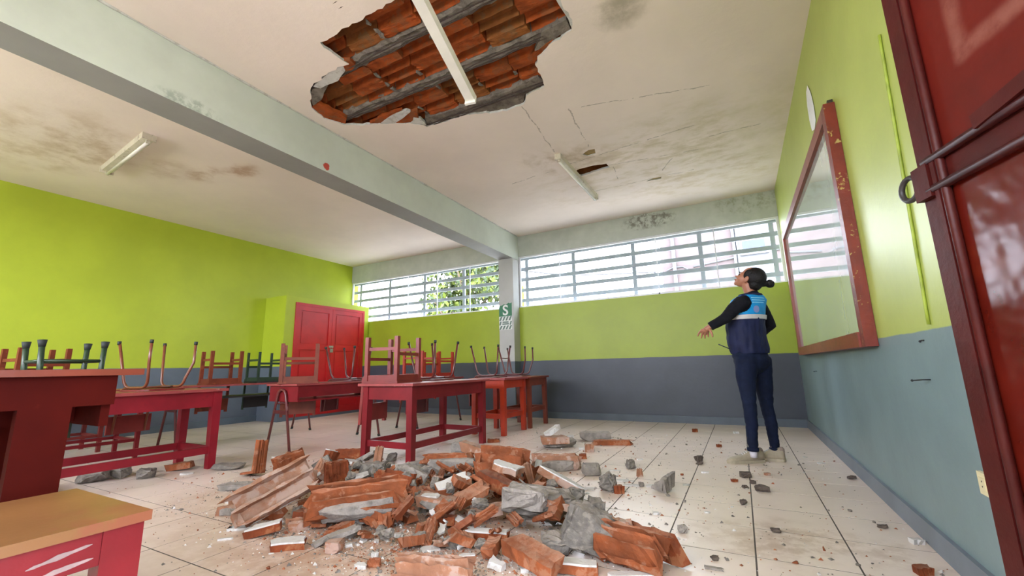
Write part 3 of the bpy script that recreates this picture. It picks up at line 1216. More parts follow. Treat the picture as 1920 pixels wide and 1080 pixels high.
m = MB()
m.box(-DW, -.05, -.012, .012, .02, ZB-.04)
dadd('lower_panel', m, 'door_red')
m = MB()
m.box(-DW, -.05, -.012, .012, ZB+.04, DH)
dadd('upper_panel', m, 'door_red_upper')
m = MB()
m.box(-.05, 0, -.02, .02, .01, DH+.01)
m.bevel(.003)
dadd('edge_stile', m, 'door_bar')
m = MB()
m.box(-.062, -.05, -.03, .012, .02, DH)
m.bevel(.004)
dadd('inner_stile', m, 'door_bar')
m = MB()
m.tube([(-.071, -.022, .02), (-.071, -.022, DH)], .009, 8)
dadd('edge_rod', m, 'door_bar')
m = MB()
m.box(-DW, -.05, -.016, .012, ZB-.04, ZB+.04)
m.bevel(.003)
dadd('lock_rail', m, 'door_bar')
for z in (ZB-.034, ZB+.034):
    m = MB()
    m.tube([(-DW, -.024, z), (-.03, -.024, z)], .011, 8)
    dadd('cross_rod', m, 'door_bar')
m = MB()
m.bar((-DW, -.03, ZB+.13), (-.19, -.03, ZB+.045), .02, .03)
m.bevel(.006)
dadd('sliding_bolt', m, 'door_bar')
m = MB()
m.box(-.045, .004, -.034, -.018, ZB-.05, ZB+.03)
m.bevel(.004)
dadd('hasp_plate', m, 'door_bar')
m = MB()
m.tube([(.028-.03*math.cos(t), -.026, ZB-.005+.028*math.sin(t)) for t in [2*PI*i/20 for i in range(20)]], .0065, 8, closed=True)
dadd('padlock_ring', m, 'black_iron')
m = MB()
m.box(-DW, -DW+.05, -.02, .02, .01, DH+.01)
m.box(-DW+.05, -.05, -.02, .02, DH-.05, DH+.01)
m.bevel(.003)
dadd('hinge_stile', m, 'door_bar')

# ------------------------------------------------------------------ things on the right wall
WY0, WY1, WZ0, WZ1 = 2.98, 6.02, .895, 2.375
root = empty('whiteboard', (XR, (WY0+WY1)/2, WZ0))
tag(root, 'large glossy whiteboard in a mahogany frame on the right wall', 'whiteboard')


def wadd(nm, bx, mat, bev=.004):
    m = MB()
    m.box(*bx)
    if bev:
        m.bevel(bev)
    o = m.build(nm, mat, root)
    o.matrix_parent_inverse = Matrix.Translation(-root.location)
    return o


fwd, fd = .085, .06
wadd('board', (XR-.035, XR-.006, WY0+fwd-.01, WY1-fwd+.01, WZ0+fwd-.01, WZ1-fwd+.01), 'board', 0)
wadd('frame_top', (XR-fd, XR-.002, WY0+fwd, WY1-fwd, WZ1-fwd, WZ1), 'frame_wood')
wadd('frame_bottom', (XR-fd-.01, XR-.002, WY0+fwd, WY1-fwd, WZ0, WZ0+fwd), 'frame_wood')
o = wadd('frame_side', (XR-fd, XR-.002, WY0, WY0+fwd, WZ0, WZ1), 'frame_side')
o = wadd('frame_side', (XR-fd, XR-.002, WY1-fwd, WY1, WZ0, WZ1), 'frame_wood')
for yy in (WY0+.04, WY1-.04):
    wadd('hanging_hook', (XR-.03, XR-.002, yy-.01, yy+.01, WZ1, WZ1+.035), 'black_iron', .003)

# conduit under paint
m = MB()
p0 = atx(1652, 65, XR)
p1 = atx(1745, 608, XR)
m.tube([(XR-.006, p0.y+(p1.y-p0.y)*i/20+.0012*math.sin(i*2.1), p0.z+(p1.z-p0.z)*i/20) for i in range(21)], .006, 8)
o = m.build('wall_conduit', None)
o.data.materials.append(pmat('lime_conduit_paint', '93a43a', .5, .25, 12, .2, 60))
tag(o, 'thin lime painted conduit running down the right wall beside the door', 'conduit')

# outlet
oc = atx(1852, 908, XR)
root = empty('power_outlet', (XR, oc.y-.03, oc.z))
tag(root, 'cream power outlet low on the right wall beside the maroon door', 'outlet')
m = MB()
m.box(-.012, 0, -.06, .06, -.036, .036)
m.bevel(.005, 2)
plate = m.build('cover_plate', 'cream', root)
for k in (-1, 1):
    m = MB()
    m.box(-.015, -.012, k*.026-.018, k*.026+.018, -.02, .02)
    m.bevel(.002)
    s = m.build('socket', 'cream', root)
    for zz in (-.008, .008):
        m = MB()
        m.tube([(-.0155, k*.026, zz), (-.0148, k*.026, zz)], .003, 8)
        m.build('pin_hole', 'rubber', s)

# torn paper
pc = atx(1522, 208, XR)
m = MB()
outline = [(-.10, -.13), (-.02, -.16), (.07, -.13), (.1, -.02), (.09, .1), (.05, .19), (-.03, .2), (-.09, .09), (-.11, -.02)]
vs_ = []
for a, b_ in outline:
    vs_.append((a, b_))
mt = Matrix(((0, 0, -1, XR-.004), (1, 0, 0, pc.y), (0, 1, 0, pc.z), (0, 0, 0, 1)))
m.prism(vs_, 0, .002, mat=mt)
o = m.build('torn_paper', 'paper')
tag(o, 'torn white paper sheet stuck high on the lime wall near the ceiling', 'paper')
# nails
for k, (x, y, lb) in enumerate(((1745, 712, 'dark bent nail sticking out of the blue-grey wall near the door'), (1733, 638, 'tiny dark screw just under the lime paint line by the door'), (1532, 696, 'small nail in the blue-grey wall under the whiteboard'))):
    c = atx(x, y, XR)
    m = MB()
    L = (.05, .012, .025)[k]
    m.tube([(XR, c.y, c.z), (XR-L*.5, c.y+.01*k, c.z), (XR-L, c.y+L*.6, c.z-.004)], .0028, 6)
    m.sphere((XR-L, c.y+L*.6, c.z-.004), .005, 8, 6)
    o = m.build('nail', 'nail')
    tag(o, lb, 'nail')


# ------------------------------------------------------------------ ceiling lights
def lamp(name, a, b_, label, mat, wdt=.095, tubes=True, wire=None):
    a = Vector(a)
    b_ = Vector(b_)
    d = (b_-a)
    L = d.length
    d.normalize()
    up = Vector((0, 0, 1))
    s = d.cross(up).normalized()
    u2 = s.cross(d)
    root = empty(name)
    root.matrix_world = Matrix(((s.x, d.x, u2.x, a.x), (s.y, d.y, u2.y, a.y), (s.z, d.z, u2.z, a.z), (0, 0, 0, 1)))
    tag(root, label, 'lamp', 'fluorescent ceiling lamps')
    w_ = wdt/2
    m = MB()
    m.loft([[(-w_, y, 0), (-w_*.8, y, -.045), (w_*.8, y, -.045), (w_, y, 0)] for y in (0, L)], smooth=False)
    m.bevel(.004)
    m.build('housing', mat, root)
    for y in (.0, L):
        m = MB()
        m.cbox((0, y, -.03), (wdt*.98, .018, .07))
        m.bevel(.004)
        m.build('end_cap', mat, root)
        if tubes:
            m = MB()
            m.cbox((0, y+(.03 if y == 0 else -.03), -.065), (.03, .03, .04))
            m.bevel(.004)
            m.build('lamp_holder', 'dirty_metal', root)
    if tubes:
        m = MB()
        m.tube([(0, .035, -.078), (0, L-.035, -.078)], .016, 10)
        m.build('lamp_tube', 'lamp_glass', root)
    return root


p0 = at(883, 182, 2.80)
p1 = at(790, 0, 2.95)
dd = (p1-p0).normalized()
pe = p0+dd*1.42
r1 = lamp('ceiling_lamp', pe, p0, 'long white batten lamp dangling loose in front of the big ceiling hole', 'white_metal', .085, False)
m = MB()
m.tube([tuple(pe-dd*.1), (pe.x, pe.y, H)], .004, 6)
wr = m.build('supply_wire', 'rubber', r1)
wr.matrix_parent_inverse = r1.matrix_world.inverted()
p0 = at(1046, 298, H-.06)
p1 = at(1104, 377, H-.06)
lamp('ceiling_lamp', (p0.x, p0.y, H), (p0.x+.02, p1.y, H), 'slim white fluorescent lamp beside the small slot in the ceiling', 'dirty_metal', .075)
p0 = at(268, 258, H-.06)
p1 = at(210, 328, H-.06)
lamp('ceiling_lamp', (p1.x, (p0.y+p1.y)/2+.05, H), (p0.x, (p0.y+p1.y)/2-.05, H), 'dirty fluorescent lamp on the ceiling left of the beam', 'dirty_metal', .12)


# ------------------------------------------------------------------ tables
def wood_table(x0, x1, y0, y1, h, mat, topmat, label, apron=.125, leg=.068, over=.035, st_z=.13, st_h=.055, sides='nsew', cat='table', thick=.024, splay=0):
    cx, cy = (x0+x1)/2, (y0+y1)/2
    root = empty('school_table', (cx, cy, 0))
    tag(root, label, cat, 'red classroom tables')
    hx, hy = (x1-x0)/2, (y1-y0)/2
    m = MB()
    m.box(-hx-over, hx+over, -hy-over, hy+over, h-thick, h)
    m.bevel(.005)
    m.build('tabletop', topmat, root)
    for sx in (-1, 1):
        for sy in (-1, 1):
            m = MB()
            t = leg*.86
            X0 = sx*hx
            Y0_ = sy*hy
            m.loft([[(X0, Y0_, 0), (X0-sx*t, Y0_, 0), (X0-sx*t, Y0_-sy*t, 0), (X0, Y0_-sy*t, 0)], [(X0, Y0_, h-thick), (X0-sx*leg, Y0_, h-thick), (X0-sx*leg, Y0_-sy*leg, h-thick), (X0, Y0_-sy*leg, h-thick)]], smooth=False)
            m.bevel(.004)
            m.build('leg', mat, root)
    i = .010
    at_ = .022
    for nm, bx in (('w', (-hx+i, -hx+i+at_, -hy+leg, hy-leg)), ('e', (hx-i-at_, hx-i, -hy+leg, hy-leg)), ('s', (-hx+leg, hx-leg, -hy+i, -hy+i+at_)), ('n', (-hx+leg, hx-leg, hy-i-at_, hy-i))):
        m = MB()
        m.box(*bx, h-thick-apron, h-thick)
        m.bevel(.003)
        m.build('apron', mat, root)
    j = .02
    for nm, bx in (('w', (-hx+j, -hx+j+.028, -hy+leg*.9, hy-leg*.9)), ('e', (hx-j-.028, hx-j, -hy+leg*.9, hy-leg*.9)), ('s', (-hx+leg*.9, hx-leg*.9, -hy+j, -hy+j+.028)), ('n', (-hx+leg*.9, hx-leg*.9, hy-j-.028, hy-j))):
        if nm in sides:
            m = MB()
            m.box(*bx, st_z, st_z+st_h)
            m.bevel(.003)
            m.build('stretcher', mat, root)
    return root


wood_table(-3.24, -2.625, 3.0, 4.25, .705, 'gloss_red', 'worn_red_top', 'chipped crimson wooden table standing among the rubble, a chair upturned at its near end')
wood_table(-3.13, -2.645, 4.72, 5.33, .70, 'orange_red', 'worn_red_top', 'bright orange-red wooden desk behind the crimson table', .105, .065, .03, .2, .06)
wood_table(-3.12, -2.63, 5.43, 6.02, .70, 'brown_orange', 'brown_orange', 'brown-orange wooden desk, last of the row by the far wall', .105, .06, .03, .21, .06)
wood_table(-4.86, -4.26, 1.08, 2.27, .695, 'bright_red', 'worn_red_top', 'red wooden table on the left holding a dark green and a tubular chair', .135, .07, .035, .13, .06)
# T8/T9 glimpsed below
wood_table(-6.12, -5.6, 1.35, 2.22, .69, 'gloss_red', 'worn_red_top', 'low red desk glimpsed under the left red table, nearest to it', .1, .04, .02, .16, .03)
wood_table(-6.92, -6.43, 1.30, 2.2, .69, 'chair_red', 'brown_orange', 'brown-red desk glimpsed deepest on the left by the lime wall', .1, .04, .02, .16, .03)

# tall foreground table (T1)
TX, TY1, TH = -2.02, .775, .848
root = empty('teacher_table', (TX-.3, TY1-.6, 0))
tag(root, 'tall dark red table with plank leg at the left edge, behind the worn stool', 'table')


def t1(nm, bx, mat, bev=.005):
    m = MB()
    m.box(*bx)
    m.bevel(bev)
    o = m.build(nm, mat, root)
    o.matrix_parent_inverse = Matrix.Translation(-root.location)
    return o


t1('tabletop', (TX-.62, TX+.03, TY1-1.3, TY1, TH-.022, TH), 'brown_orange')
t1('apron', (TX-.03, TX, TY1-1.24, TY1-.065, TH-.125, TH-.022), 'dark_red')
t1('apron', (TX-.56, TX-.03, TY1-.09, TY1-.065, TH-.20, TH-.022), 'dark_red')
t1('apron', (TX-.59, TX-.56, TY1-1.24, TY1-.065, TH-.125, TH-.022), 'dark_red')
for X in (TX-.035, TX-.60):
    for y1 in (TY1-.175, TY1-1.1):
        t1('leg', (X, X+.035, y1-.125, y1, 0, TH-.125), 'dark_red')
t1('rail', (TX-.565, TX-.035, TY1-.25, TY1-.225, .22, .28), 'dark_red')
t1('drawer_board', (TX-.28, TX-.255, TY1-.62, TY1-.09, TH-.19, TH-.06), 'dark_red')

# near stool / bench
BXR, BY1, BH = -1.305, .563, .5
BW = .46
root = empty('worn_bench', (BXR-BW/2, BY1-.3, 0))
tag(root, 'worn red bench with ochre brown top in the bottom left corner', 'bench')


def t2(nm, bx, mat, bev=.006):
    m = MB()
    m.box(*bx)
    m.bevel(bev, 2)
    o = m.build(nm, mat, root)
    o.matrix_parent_inverse = Matrix.Translation(-root.location)
    return o


t2('seat', (BXR-BW, BXR, BY1-.75, BY1, BH-.022, BH), 'bench_top')
t2('apron', (BXR-.045, BXR-.015, BY1-.74, BY1-.085, BH-.095, BH-.022), 'gloss_red', .003)
t2('apron', (BXR-BW+.015, BXR-BW+.045, BY1-.74, BY1-.085, BH-.095, BH-.022), 'gloss_red', .003)
t2('apron', (BXR-BW+.05, BXR-.05, BY1-.035, BY1-.012, BH-.085, BH-.022), 'gloss_red', .003)
for X in (BXR-.06, BXR-BW+.01):
    for y1 in (BY1-.01, BY1-.63):
        t2('leg', (X, X+.05, y1-.075, y1, 0, BH-.022), 'gloss_red', .004)
t2('rail', (BXR-BW+.05, BXR-.05, BY1-.08, BY1-.05, .14, .19), 'gloss_red', .003)
for k, (y0, y1, z0, z1) in enumerate(((BY1-.20, BY1-.10, BH-.062, BH-.046), (BY1-.19, BY1-.095, BH-.086, BH-.076), (BY1-.40, BY1-.385, BH-.092, BH-.035))):
    m = MB()
    rr = random.Random(k+40)
    n_ = 9
    up_ = []
    lo_ = []
    for i in range(n_+1):
        t = i/n_
        wv = .006*math.sin(PI*t)**.6*rr.uniform(.5, 1.1)+.0006
        up_.append((y0+(y1-y0)*t, z0+(z1-z0)*t+wv))
        lo_.append((y0+(y1-y0)*t, z0+(z1-z0)*t-wv*.7))
    mt = Matrix(((0, 0, 1, BXR-.0152), (1, 0, 0, 0), (0, 1, 0, 0), (0, 0, 0, 1)))
    m.prism(lo_+up_[::-1], 0, .0008, mat=mt)
    bmesh.ops.triangulate(m.b, faces=[f for f in m.b.faces if len(f.verts) > 4])
    o = m.build('paint_scrape', 'scrape', root)
    o.matrix_parent_inverse = Matrix.Translation(-root.location)


# steel-legged desks
def tube_desk(cx, y0, y1, h, label, wood, topm, w_=.46, spread=.42, shelf=True, deep=.15):
    root = empty('tube_leg_desk', (cx, (y0+y1)/2, 0))
    tag(root, label, 'desk', 'steel-legged school desks')
    hy = (y1-y0)/2
    hx = w_/2
    m = MB()
    m.box(-hx-.02, hx+.02, -hy, hy, h-.02, h)
    m.bevel(.004)
    m.build('desktop', topm, root)
    for nm, bx in (('end_panel', (-hx, hx, -hy+.03, -hy+.05, h-.02-deep, h-.02)), ('end_panel', (-hx, hx, hy-.05, hy-.03, h-.02-deep, h-.02)), ('front_panel', (hx-.02, hx, -hy+.05, hy-.05, h-.02-deep+.03, h-.02)), ('shelf', (-hx, hx+.006, -hy+.03, hy-.03, h-.02-deep-.016, h-.02-deep))):
        if nm == 'front_panel' and not shelf:
            continue
        m = MB()
        m.box(*bx)
        m.bevel(.003)
        m.build(nm, wood, root)
    for sy in (-1, 1):
        m = MB()
        yy = sy*(hy-.012)
        pts = [(-spread/2, yy, 0)]
        r_ = .07
        zt_ = h-.06
        for k in range(9):
            t = PI-PI*k/8
            pts.append((r_*math.cos(t), yy, zt_-r_+r_*math.sin(t)))
        pts.append((spread/2, yy, 0))
        m.tube(pts, .014, 8)
        m.build('leg_hoop', 'tube_maroon', root)
        m = MB()
        zz = h-.02-deep-.06
        m.tube([(-.11, yy, zz-.04), (-.09, yy-sy*.01, zz+.02), (-.04, yy-sy*.05, zz+.03), (.04, yy-sy*.05, zz+.03), (.1, yy-sy*.01, zz+.01), (.12, yy, zz-.05)], .010, 8)
        m.build('brace_tube', 'tube_maroon', root)
        m = MB()
        m.box(-.12, .12, yy-.01, yy+.01, h-.02-deep-.14, h-.02-deep-.105)
        m.bevel(.003)
        m.build('cross_plate', 'tube_maroon', root)
        for sx in (-1, 1):
            m = MB()
            m.tube([(sx*spread/2, yy, 0), (sx*(spread/2-.012), yy, .03)], .017, 8)
            m.build('foot_cap', 'rubber', root)
    return root


tube_desk(-4.39, 2.93, 4.19, .705, 'crimson box desk on bent steel hoop legs in front of the red closet', 'gloss_red', 'worn_red_top', .48, .40)
tube_desk(-5.82, 2.55, 4.25, .70, 'thin-topped steel-legged desk with dark shelf behind the left tables', 'black_wood', 'worn_red_top', .44, .42, False, .13)
tube_desk(-4.35, 4.86, 5.95, .70, 'steel-legged desk hidden behind the crimson table near the window wall', 'chair_red', 'worn_red_top', .46, .40)


# ------------------------------------------------------------------ chairs (built upright, seat top at z=0; turned over on the tables)
def wood_chair(mat, panelmat, s=.36, leg=.036, hgt=.41, lab=None):
    root = empty('wooden_chair')
    h2 = s/2
    m = MB()
    m.box(-h2-.01, h2+.012, -h2-.01, h2+.01, -.018, 0)
    m.bevel(.005)
    m.build('seat', panelmat, root)
    for sx in (-1, 1):
        for sy in (-1, 1):
            m = MB()
            x = sx*(h2-leg/2)
            y = sy*(h2-leg/2)
            m.box(x-leg/2, x+leg/2, y-leg/2, y+leg/2, -hgt, -.018)
            m.bevel(.004)
            m.build('leg', mat, root)
    for sx in (-1, 1):
        x = sx*(h2-leg/2)
        for z0, z1, nm in ((-.07, -.018, 'apron'),):
            m = MB()
            m.box(x-.010, x+.010, -h2+leg, h2-leg, z0, z1)
            m.build(nm, mat, root)
        m = MB()
        z = -.24 if sx > 0 else -.20
        m.box(x-.009, x+.009, -h2+leg, h2-leg, z-.028, z)
        m.build('rung', mat, root)
    for sy in (-1, 1):
        y = sy*(h2-leg/2)
        m = MB()
        m.box(-h2+leg, h2-leg, y-.010, y+.010, -.07, -.018)
        m.build('apron', mat, root)
        m = MB()
        m.box(-h2+leg, h2-leg, y-.009, y+.009, -.315, -.287)
        m.build('rung', mat, root)
        m = MB()
        m.bar((-h2+leg/2-.028, y, -.05), (-h2-.035, y, .36), leg*.8, leg*.8, (1, 0, 0))
        m.bevel(.003)
        m.build('back_post', mat, root)
    m = MB()
    m.bar((-h2-.014, -h2+.01, .26), (-h2-.014, h2-.01, .26), .016, .15)
    m.bevel(.02, 2)
    m.build('backrest', panelmat, root)
    return root


def arcpts(p0, c, p1, r, n=5):
    """polyline p0-c-p1 with corner c rounded by radius r"""
    p0, c, p1 = Vector(p0), Vector(c), Vector(p1)
    a = (p0-c).normalized()
    b_ = (p1-c).normalized()
    out = []
    for k in range(n+1):
        t = k/n
        out.append((c+a*r)*(1-t)**2+c*(2*t*(1-t))+(c+b_*r)*t*t)
    return out


def tube_chair(tmat, panelmat, kink=False, rung=False):
    root = empty('tubular_chair')
    m = MB()
    poly = []
    for k in range(24):
        t = 2*PI*k/24
        cx_ = math.copysign(abs(math.cos(t))**.45, math.cos(t))*.18
        cy_ = math.copysign(abs(math.sin(t))**.45, math.sin(t))*.19
        poly.append((cx_, cy_))
    m.prism(poly, -.014, 0)
    m.bevel(.003)
    m.build('seat', panelmat, root)
    for sy in (-1, 1):
        y = sy*.145
        yf = sy*.185
        m = MB()
        f0 = Vector((.20, yf, -.43))
        a = Vector((.15, y, -.028))
        b_ = Vector((-.13, y, -.028))
        f1 = Vector((-.215, yf, -.43))
        pts = [f0]
        if kink:
            pts = [f0, Vector((.20, yf, -.24))]
        pts += arcpts(f0, a, b_, .07)+arcpts(a, b_, f1, .07)
        pts.append(f1)
        m.tube(pts, .0115, 8)
        m.build('leg_hoop', tmat, root)
        for f in (f0, f1):
            m = MB()
            m.tube([f, f+Vector((-.002*(1 if f.x > 0 else -1), 0, .03))], .0145, 8)
            m.build('foot_cap', 'rubber', root)
        m = MB()
        c0 = Vector((.02, y*.86, -.026))
        c1 = Vector((-.20, y*.86, -.026))
        c2 = Vector((-.25, y*.86, .36))
        m.tube([c0]+arcpts(c0, c1, c2, .06)+[c2], .0105, 8)
        m.build('back_tube', tmat, root)
    m = MB()
    m.tube([(.03, -.145, -.028), (.03, .145, -.028)], .009, 8)
    m.build('cross_tube', tmat, root)
    if rung:
        m = MB()
        m.tube([(-.193, -.17, -.27), (-.193, .17, -.27)], .008, 8)
        m.build('rung', tmat, root)
    m = MB()
    m.bar((-.252, -.17, .29), (-.252, .17, .29), .014, .15)
    m.bevel(.03, 3)
    m.build('backrest', panelmat, root)
    return root


def green_chair():
    root = empty('green_chair')
    m = MB()
    m.box(-.18, .18, -.18, .18, -.018, 0)
    m.bevel(.005)
    m.build('seat', 'dark_green', root)
    for sx in (-1, 1):
        for sy in (-1, 1):
            m = MB()
            a = Vector((sx*.165+.03, sy*.16, -.018))
            b_ = Vector((sx*.165+.03*0-.0, sy*.175, -.40))
            m.tube([a, b_], .018, 8)
            m.build('leg', 'dark_green', root)
            m = MB()
            m.tube([b_+(a-b_).normalized()*.05, b_], .024, 10, radii=[.019, .027])
            m.build('foot_cap', 'rubber', root)
    for sx in (-1, 1):
        m = MB()
        m.tube([(sx*.165+.012, -.168, -.25), (sx*.165+.012, .168, -.25)], .012, 8)
        m.build('rung', 'dark_green', root)
    for sy in (-1, 1):
        m = MB()
        m.tube([(-.15, sy*.168, -.25), (.18, sy*.168, -.25)], .012, 8)
        m.build('rung', 'dark_green', root)
        m = MB()
        m.tube([(-.17, sy*.14, -.02), (-.215, sy*.14, .36)], .012, 8)
        m.build('back_post', 'dark_green', root)
    m = MB()
    m.bar((-.215, -.17, .28), (-.215, .17, .28), .014, .14)
    m.bevel(.02, 2)
    m.build('backrest', 'dark_green', root)
    return root


PROTO = {}


def put(kind, maker, x, y, z, rz, label, sc_=1.0):
    if kind not in PROTO:
        PROTO[kind] = o = maker()
    else:
        o = copy_tree(PROTO[kind])
    o.rotation_euler = (PI, 0, R(rz))
    o.location = (x, y, z+.001)
    o.scale = (sc_, sc_, sc_)
    tag(o, label, 'chair', 'upturned chairs on the desks')
    return o


wc = lambda: wood_chair('chair_wood', 'chair_wood')
wr_ = lambda: wood_chair('chair_red', 'chair_red')
wf = lambda: wood_chair('chair_fire', 'chair_fire')
wd = lambda: wood_chair('dark_green', 'black_wood', .34, .026)
tb = lambda: tube_chair('tube_brown', 'chair_red', True)
tmn = lambda: tube_chair('tube_maroon', 'tube_maroon', False)
tmr = lambda: tube_chair('tube_maroon', 'tube_maroon', True, True)
put('wr', wr_, -3.08, 3.23, .705, 6, 'red-brown wooden chair upturned on the near end of the crimson table', 1.08)
put('tm', tmn, -3.07, 3.86, .705, -6, 'maroon tubular chair upturned on the far end of the crimson table')
put('tm', tmn, -3.0, 5.02, .70, 3, 'maroon tubular chair upturned on the orange-red desk')
put('tr', tmr, -2.98, 5.72, .70, 8, 'maroon tubular chair with a cross rung upturned on the brown-orange desk')
put('wc', wc, -4.44, 3.17, .705, -38, 'brown wooden chair upturned askew on the crimson box desk', 1.06)
put('tm', tmn, -4.44, 3.86, .705, 14, 'maroon tubular chair upturned on the far end of the crimson box desk')
put('wc', wc, -5.86, 3.08, .70, -10, 'brown wooden chair upturned on the thin-topped desk by the left wall')
put('wd', wd, -5.88, 3.66, .70, -6, 'dark green slim wooden chair upturned in front of the closet side wall')
put('wf', wf, -4.42, 5.2, .70, 6, 'fiery red wooden chair upturned behind the crimson table, nearer the closet')
put('wf', wf, -4.42, 5.68, .70, -4, 'fiery red wooden chair upturned behind the crimson table, nearer the column')
put('gc', green_chair, -4.62, 1.28, .695, 0, 'dark green chair with rubber feet upturned at the far left')
put('tb', tb, -4.62, 1.88, .695, 10, 'brown kinked tube chair upturned on the left red table')
put('wc', wc, -5.92, 1.45, .69, 5, 'orange-brown wooden chair upturned behind the dark green chair')


# ------------------------------------------------------------------ outside the windows
o = boxo('ground_outside', -60, 60, -60, 90, -.6, -.35, 'ground')
struct(o, 'pale concrete ground outside the classroom', 'ground')
# neighbouring house behind the right window
hx0 = aty(1238, 470, 13.5).x
root = empty('neighbour_house', (1.5, 14, -.35))
tag(root, 'pale washed-out house seen through the right window', 'building')


def hadd(nm, bx, mat, par=None):
    m = MB()
    m.box(*bx)
    o = m.build(nm, mat, par or root)
    if par is None:
        o.matrix_parent_inverse = Matrix.Translation(-root.location)
    return o


hadd('wall', (hx0, 6.5, 13.5, 20, -.35, 8.5), 'facade_brick')
wl = hadd('plaster_band', (aty(1380, 470, 13.48).x, aty(1445, 470, 13.48).x, 13.42, 13.5, -.35, 8.4), 'facade')
a = aty(1394, 474, 13.4)
b_ = aty(1432, 448, 13.4)
f = hadd('window', (a.x-.08, b_.x+.08, 13.36, 13.42, a.z-.08, b_.z+.08), 'facade')
g_ = hadd('pane', (a.x, b_.x, 13.34, 13.36, a.z, b_.z), 'facade_glass', f)
hadd('ledge', (hx0-.1, 6.5, 13.3, 13.5, aty(1300, 405, 13.4).z-.1, aty(1300, 405, 13.4).z+.05), 'facade')
for k, (x, z0) in enumerate(((1262, 0), (1378, 0))):
    q = aty(x, 470, 13.45).x
    hadd('pilaster', (q-.05, q+.05, 13.42, 13.5, -.35, 8.4), 'facade')
# overhead cables
for k, (pts, lb) in enumerate(((((985, 508), (1060, 516), (1130, 514), (1230, 510)), 'dark overhead cable sagging across the right window'), (((1250, 508), (1262, 502), (1280, 500), (1292, 506)), 'looped grey cable hanging on the house wall outside'),
                               (((1300, 500), (1400, 478), (1466, 466)), 'thin grey cable rising in front of the neighbour house'))):
    m = MB()
    P = [aty(x, y, 12.8 if k == 0 else 13.475) for x, y in pts]
    fine = []
    for i in range(len(P)-1):
        for t in range(6):
            fine.append(P[i].lerp(P[i+1], t/6))
    fine.append(P[-1])
    if k == 0:
        fine = [fine[0]+Vector((-6, 0, .9))]+fine
    m.tube(fine, .03 if k != 1 else .022, 6)
    o = m.build('overhead_cable', 'cable')
    tag(o, lb, 'cable', 'cables outside the right window')
# tree
rnd = random.Random(21)
tc = aty(880, 545, 12.0)
root = empty('tree', (tc.x, 12.0, -.35))
tag(root, 'yellow-green leafy tree seen through the left window', 'tree')
m = MB()
m.tube([(0, 0, 0), (.1, 0, 1.2), (0, .1, 2.6), (.1, 0, 4.2)], .2, 8, radii=[.24, .2, .16, .07])
for k in range(7):
    a = rnd.uniform(0, 6.28)
    z = 1.8+k*.3
    m.tube([(0, 0, z), (math.cos(a)*.7, math.sin(a)*.7, z+.5), (math.cos(a)*1.3, math.sin(a)*1.3, z+1.1)], .05, 6, radii=[.07, .05, .02])
m.build('trunk', 'bark', root)
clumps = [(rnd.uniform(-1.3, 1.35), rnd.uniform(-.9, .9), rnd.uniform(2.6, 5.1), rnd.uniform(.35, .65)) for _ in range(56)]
for nm, matn, sd in (('foliage', 'tree_leaf', 1), ('dark_foliage', 'tree_leaf_dark', 2)):  # darker leaves mixed at random through the same clumps
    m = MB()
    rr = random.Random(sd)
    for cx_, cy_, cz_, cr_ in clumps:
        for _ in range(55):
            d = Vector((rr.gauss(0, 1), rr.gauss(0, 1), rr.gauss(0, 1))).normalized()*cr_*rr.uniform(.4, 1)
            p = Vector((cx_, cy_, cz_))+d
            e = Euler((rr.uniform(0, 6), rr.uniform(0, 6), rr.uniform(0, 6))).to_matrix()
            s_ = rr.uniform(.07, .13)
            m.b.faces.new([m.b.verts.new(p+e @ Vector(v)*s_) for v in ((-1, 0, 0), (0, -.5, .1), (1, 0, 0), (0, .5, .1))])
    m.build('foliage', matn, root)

# ------------------------------------------------------------------ rubble
RD = R(27.9)       # the image's right-hand direction on the floor


def pxm(px, py, z=0):
    p = at(px, py, z)
    return project(p)[2]/FPX, p


def hull(size, seed, npts=22, sub=1, amp=.05):
    rr = random.Random(seed)
    m = MB()
    l, w_, h_ = [x/2 for x in size]
    for _ in range(npts):
        v = Vector((rr.uniform(-1, 1), rr.uniform(-1, 1), rr.uniform(-1, 1)))
        k = max(abs(v.x), abs(v.y), abs(v.z))
        v = v/k*rr.uniform(.82, 1)
        m.b.verts.new((v.x*l, v.y*w_, v.z*h_))
    r_ = bmesh.ops.convex_hull(m.b, input=m.b.verts[:])
    bmesh.ops.delete(m.b, geom=list({g for g in r_['geom_interior']+r_['geom_unused'] if isinstance(g, bmesh.types.BMVert)}), context='VERTS')
    for _ in range(sub):
        bmesh.ops.subdivide_edges(m.b, edges=m.b.edges[:], cuts=1, use_grid_fill=True)
        bmesh.ops.triangulate(m.b, faces=m.b.faces[:])
        a = amp*min(size)
        for v in m.b.verts:
            v.co += Vector((rr.uniform(-a, a), rr.uniform(-a, a), rr.uniform(-a, a)))
    return m


def ragged(l, w_, seed, n=9, rough=.18):
    rr = random.Random(seed)
    out = []
    base = [(-1, -1), (-.3, -1), (.4, -1), (1, -.9), (1, 0), (.9, 1), (.2, 1), (-.4, 1), (-1, .9), (-1, .1)]
    for x, y in base:
        out.append((x*l/2*(1-rr.random()*rough*1.6), y*w_/2*(1-rr.random()*rough*1.6)))
    return out


def plate(size, seed, skin=None, bodymat='clay', rough=.22):
    l, w_, t = size
    m = MB()
    pl = jag(ragged(l, w_, seed, rough=rough), l/7, l*.014, seed)
    m.prism(pl, 0, t)
    rr = random.Random(seed+5)
    for v in m.b.verts:
        v.co += Vector((rr.uniform(-1, 1)*t*.15, rr.uniform(-1, 1)*t*.15, 0))
    bmesh.ops.triangulate(m.b, faces=[f for f in m.b.faces if len(f.verts) > 4])
    return m, pl


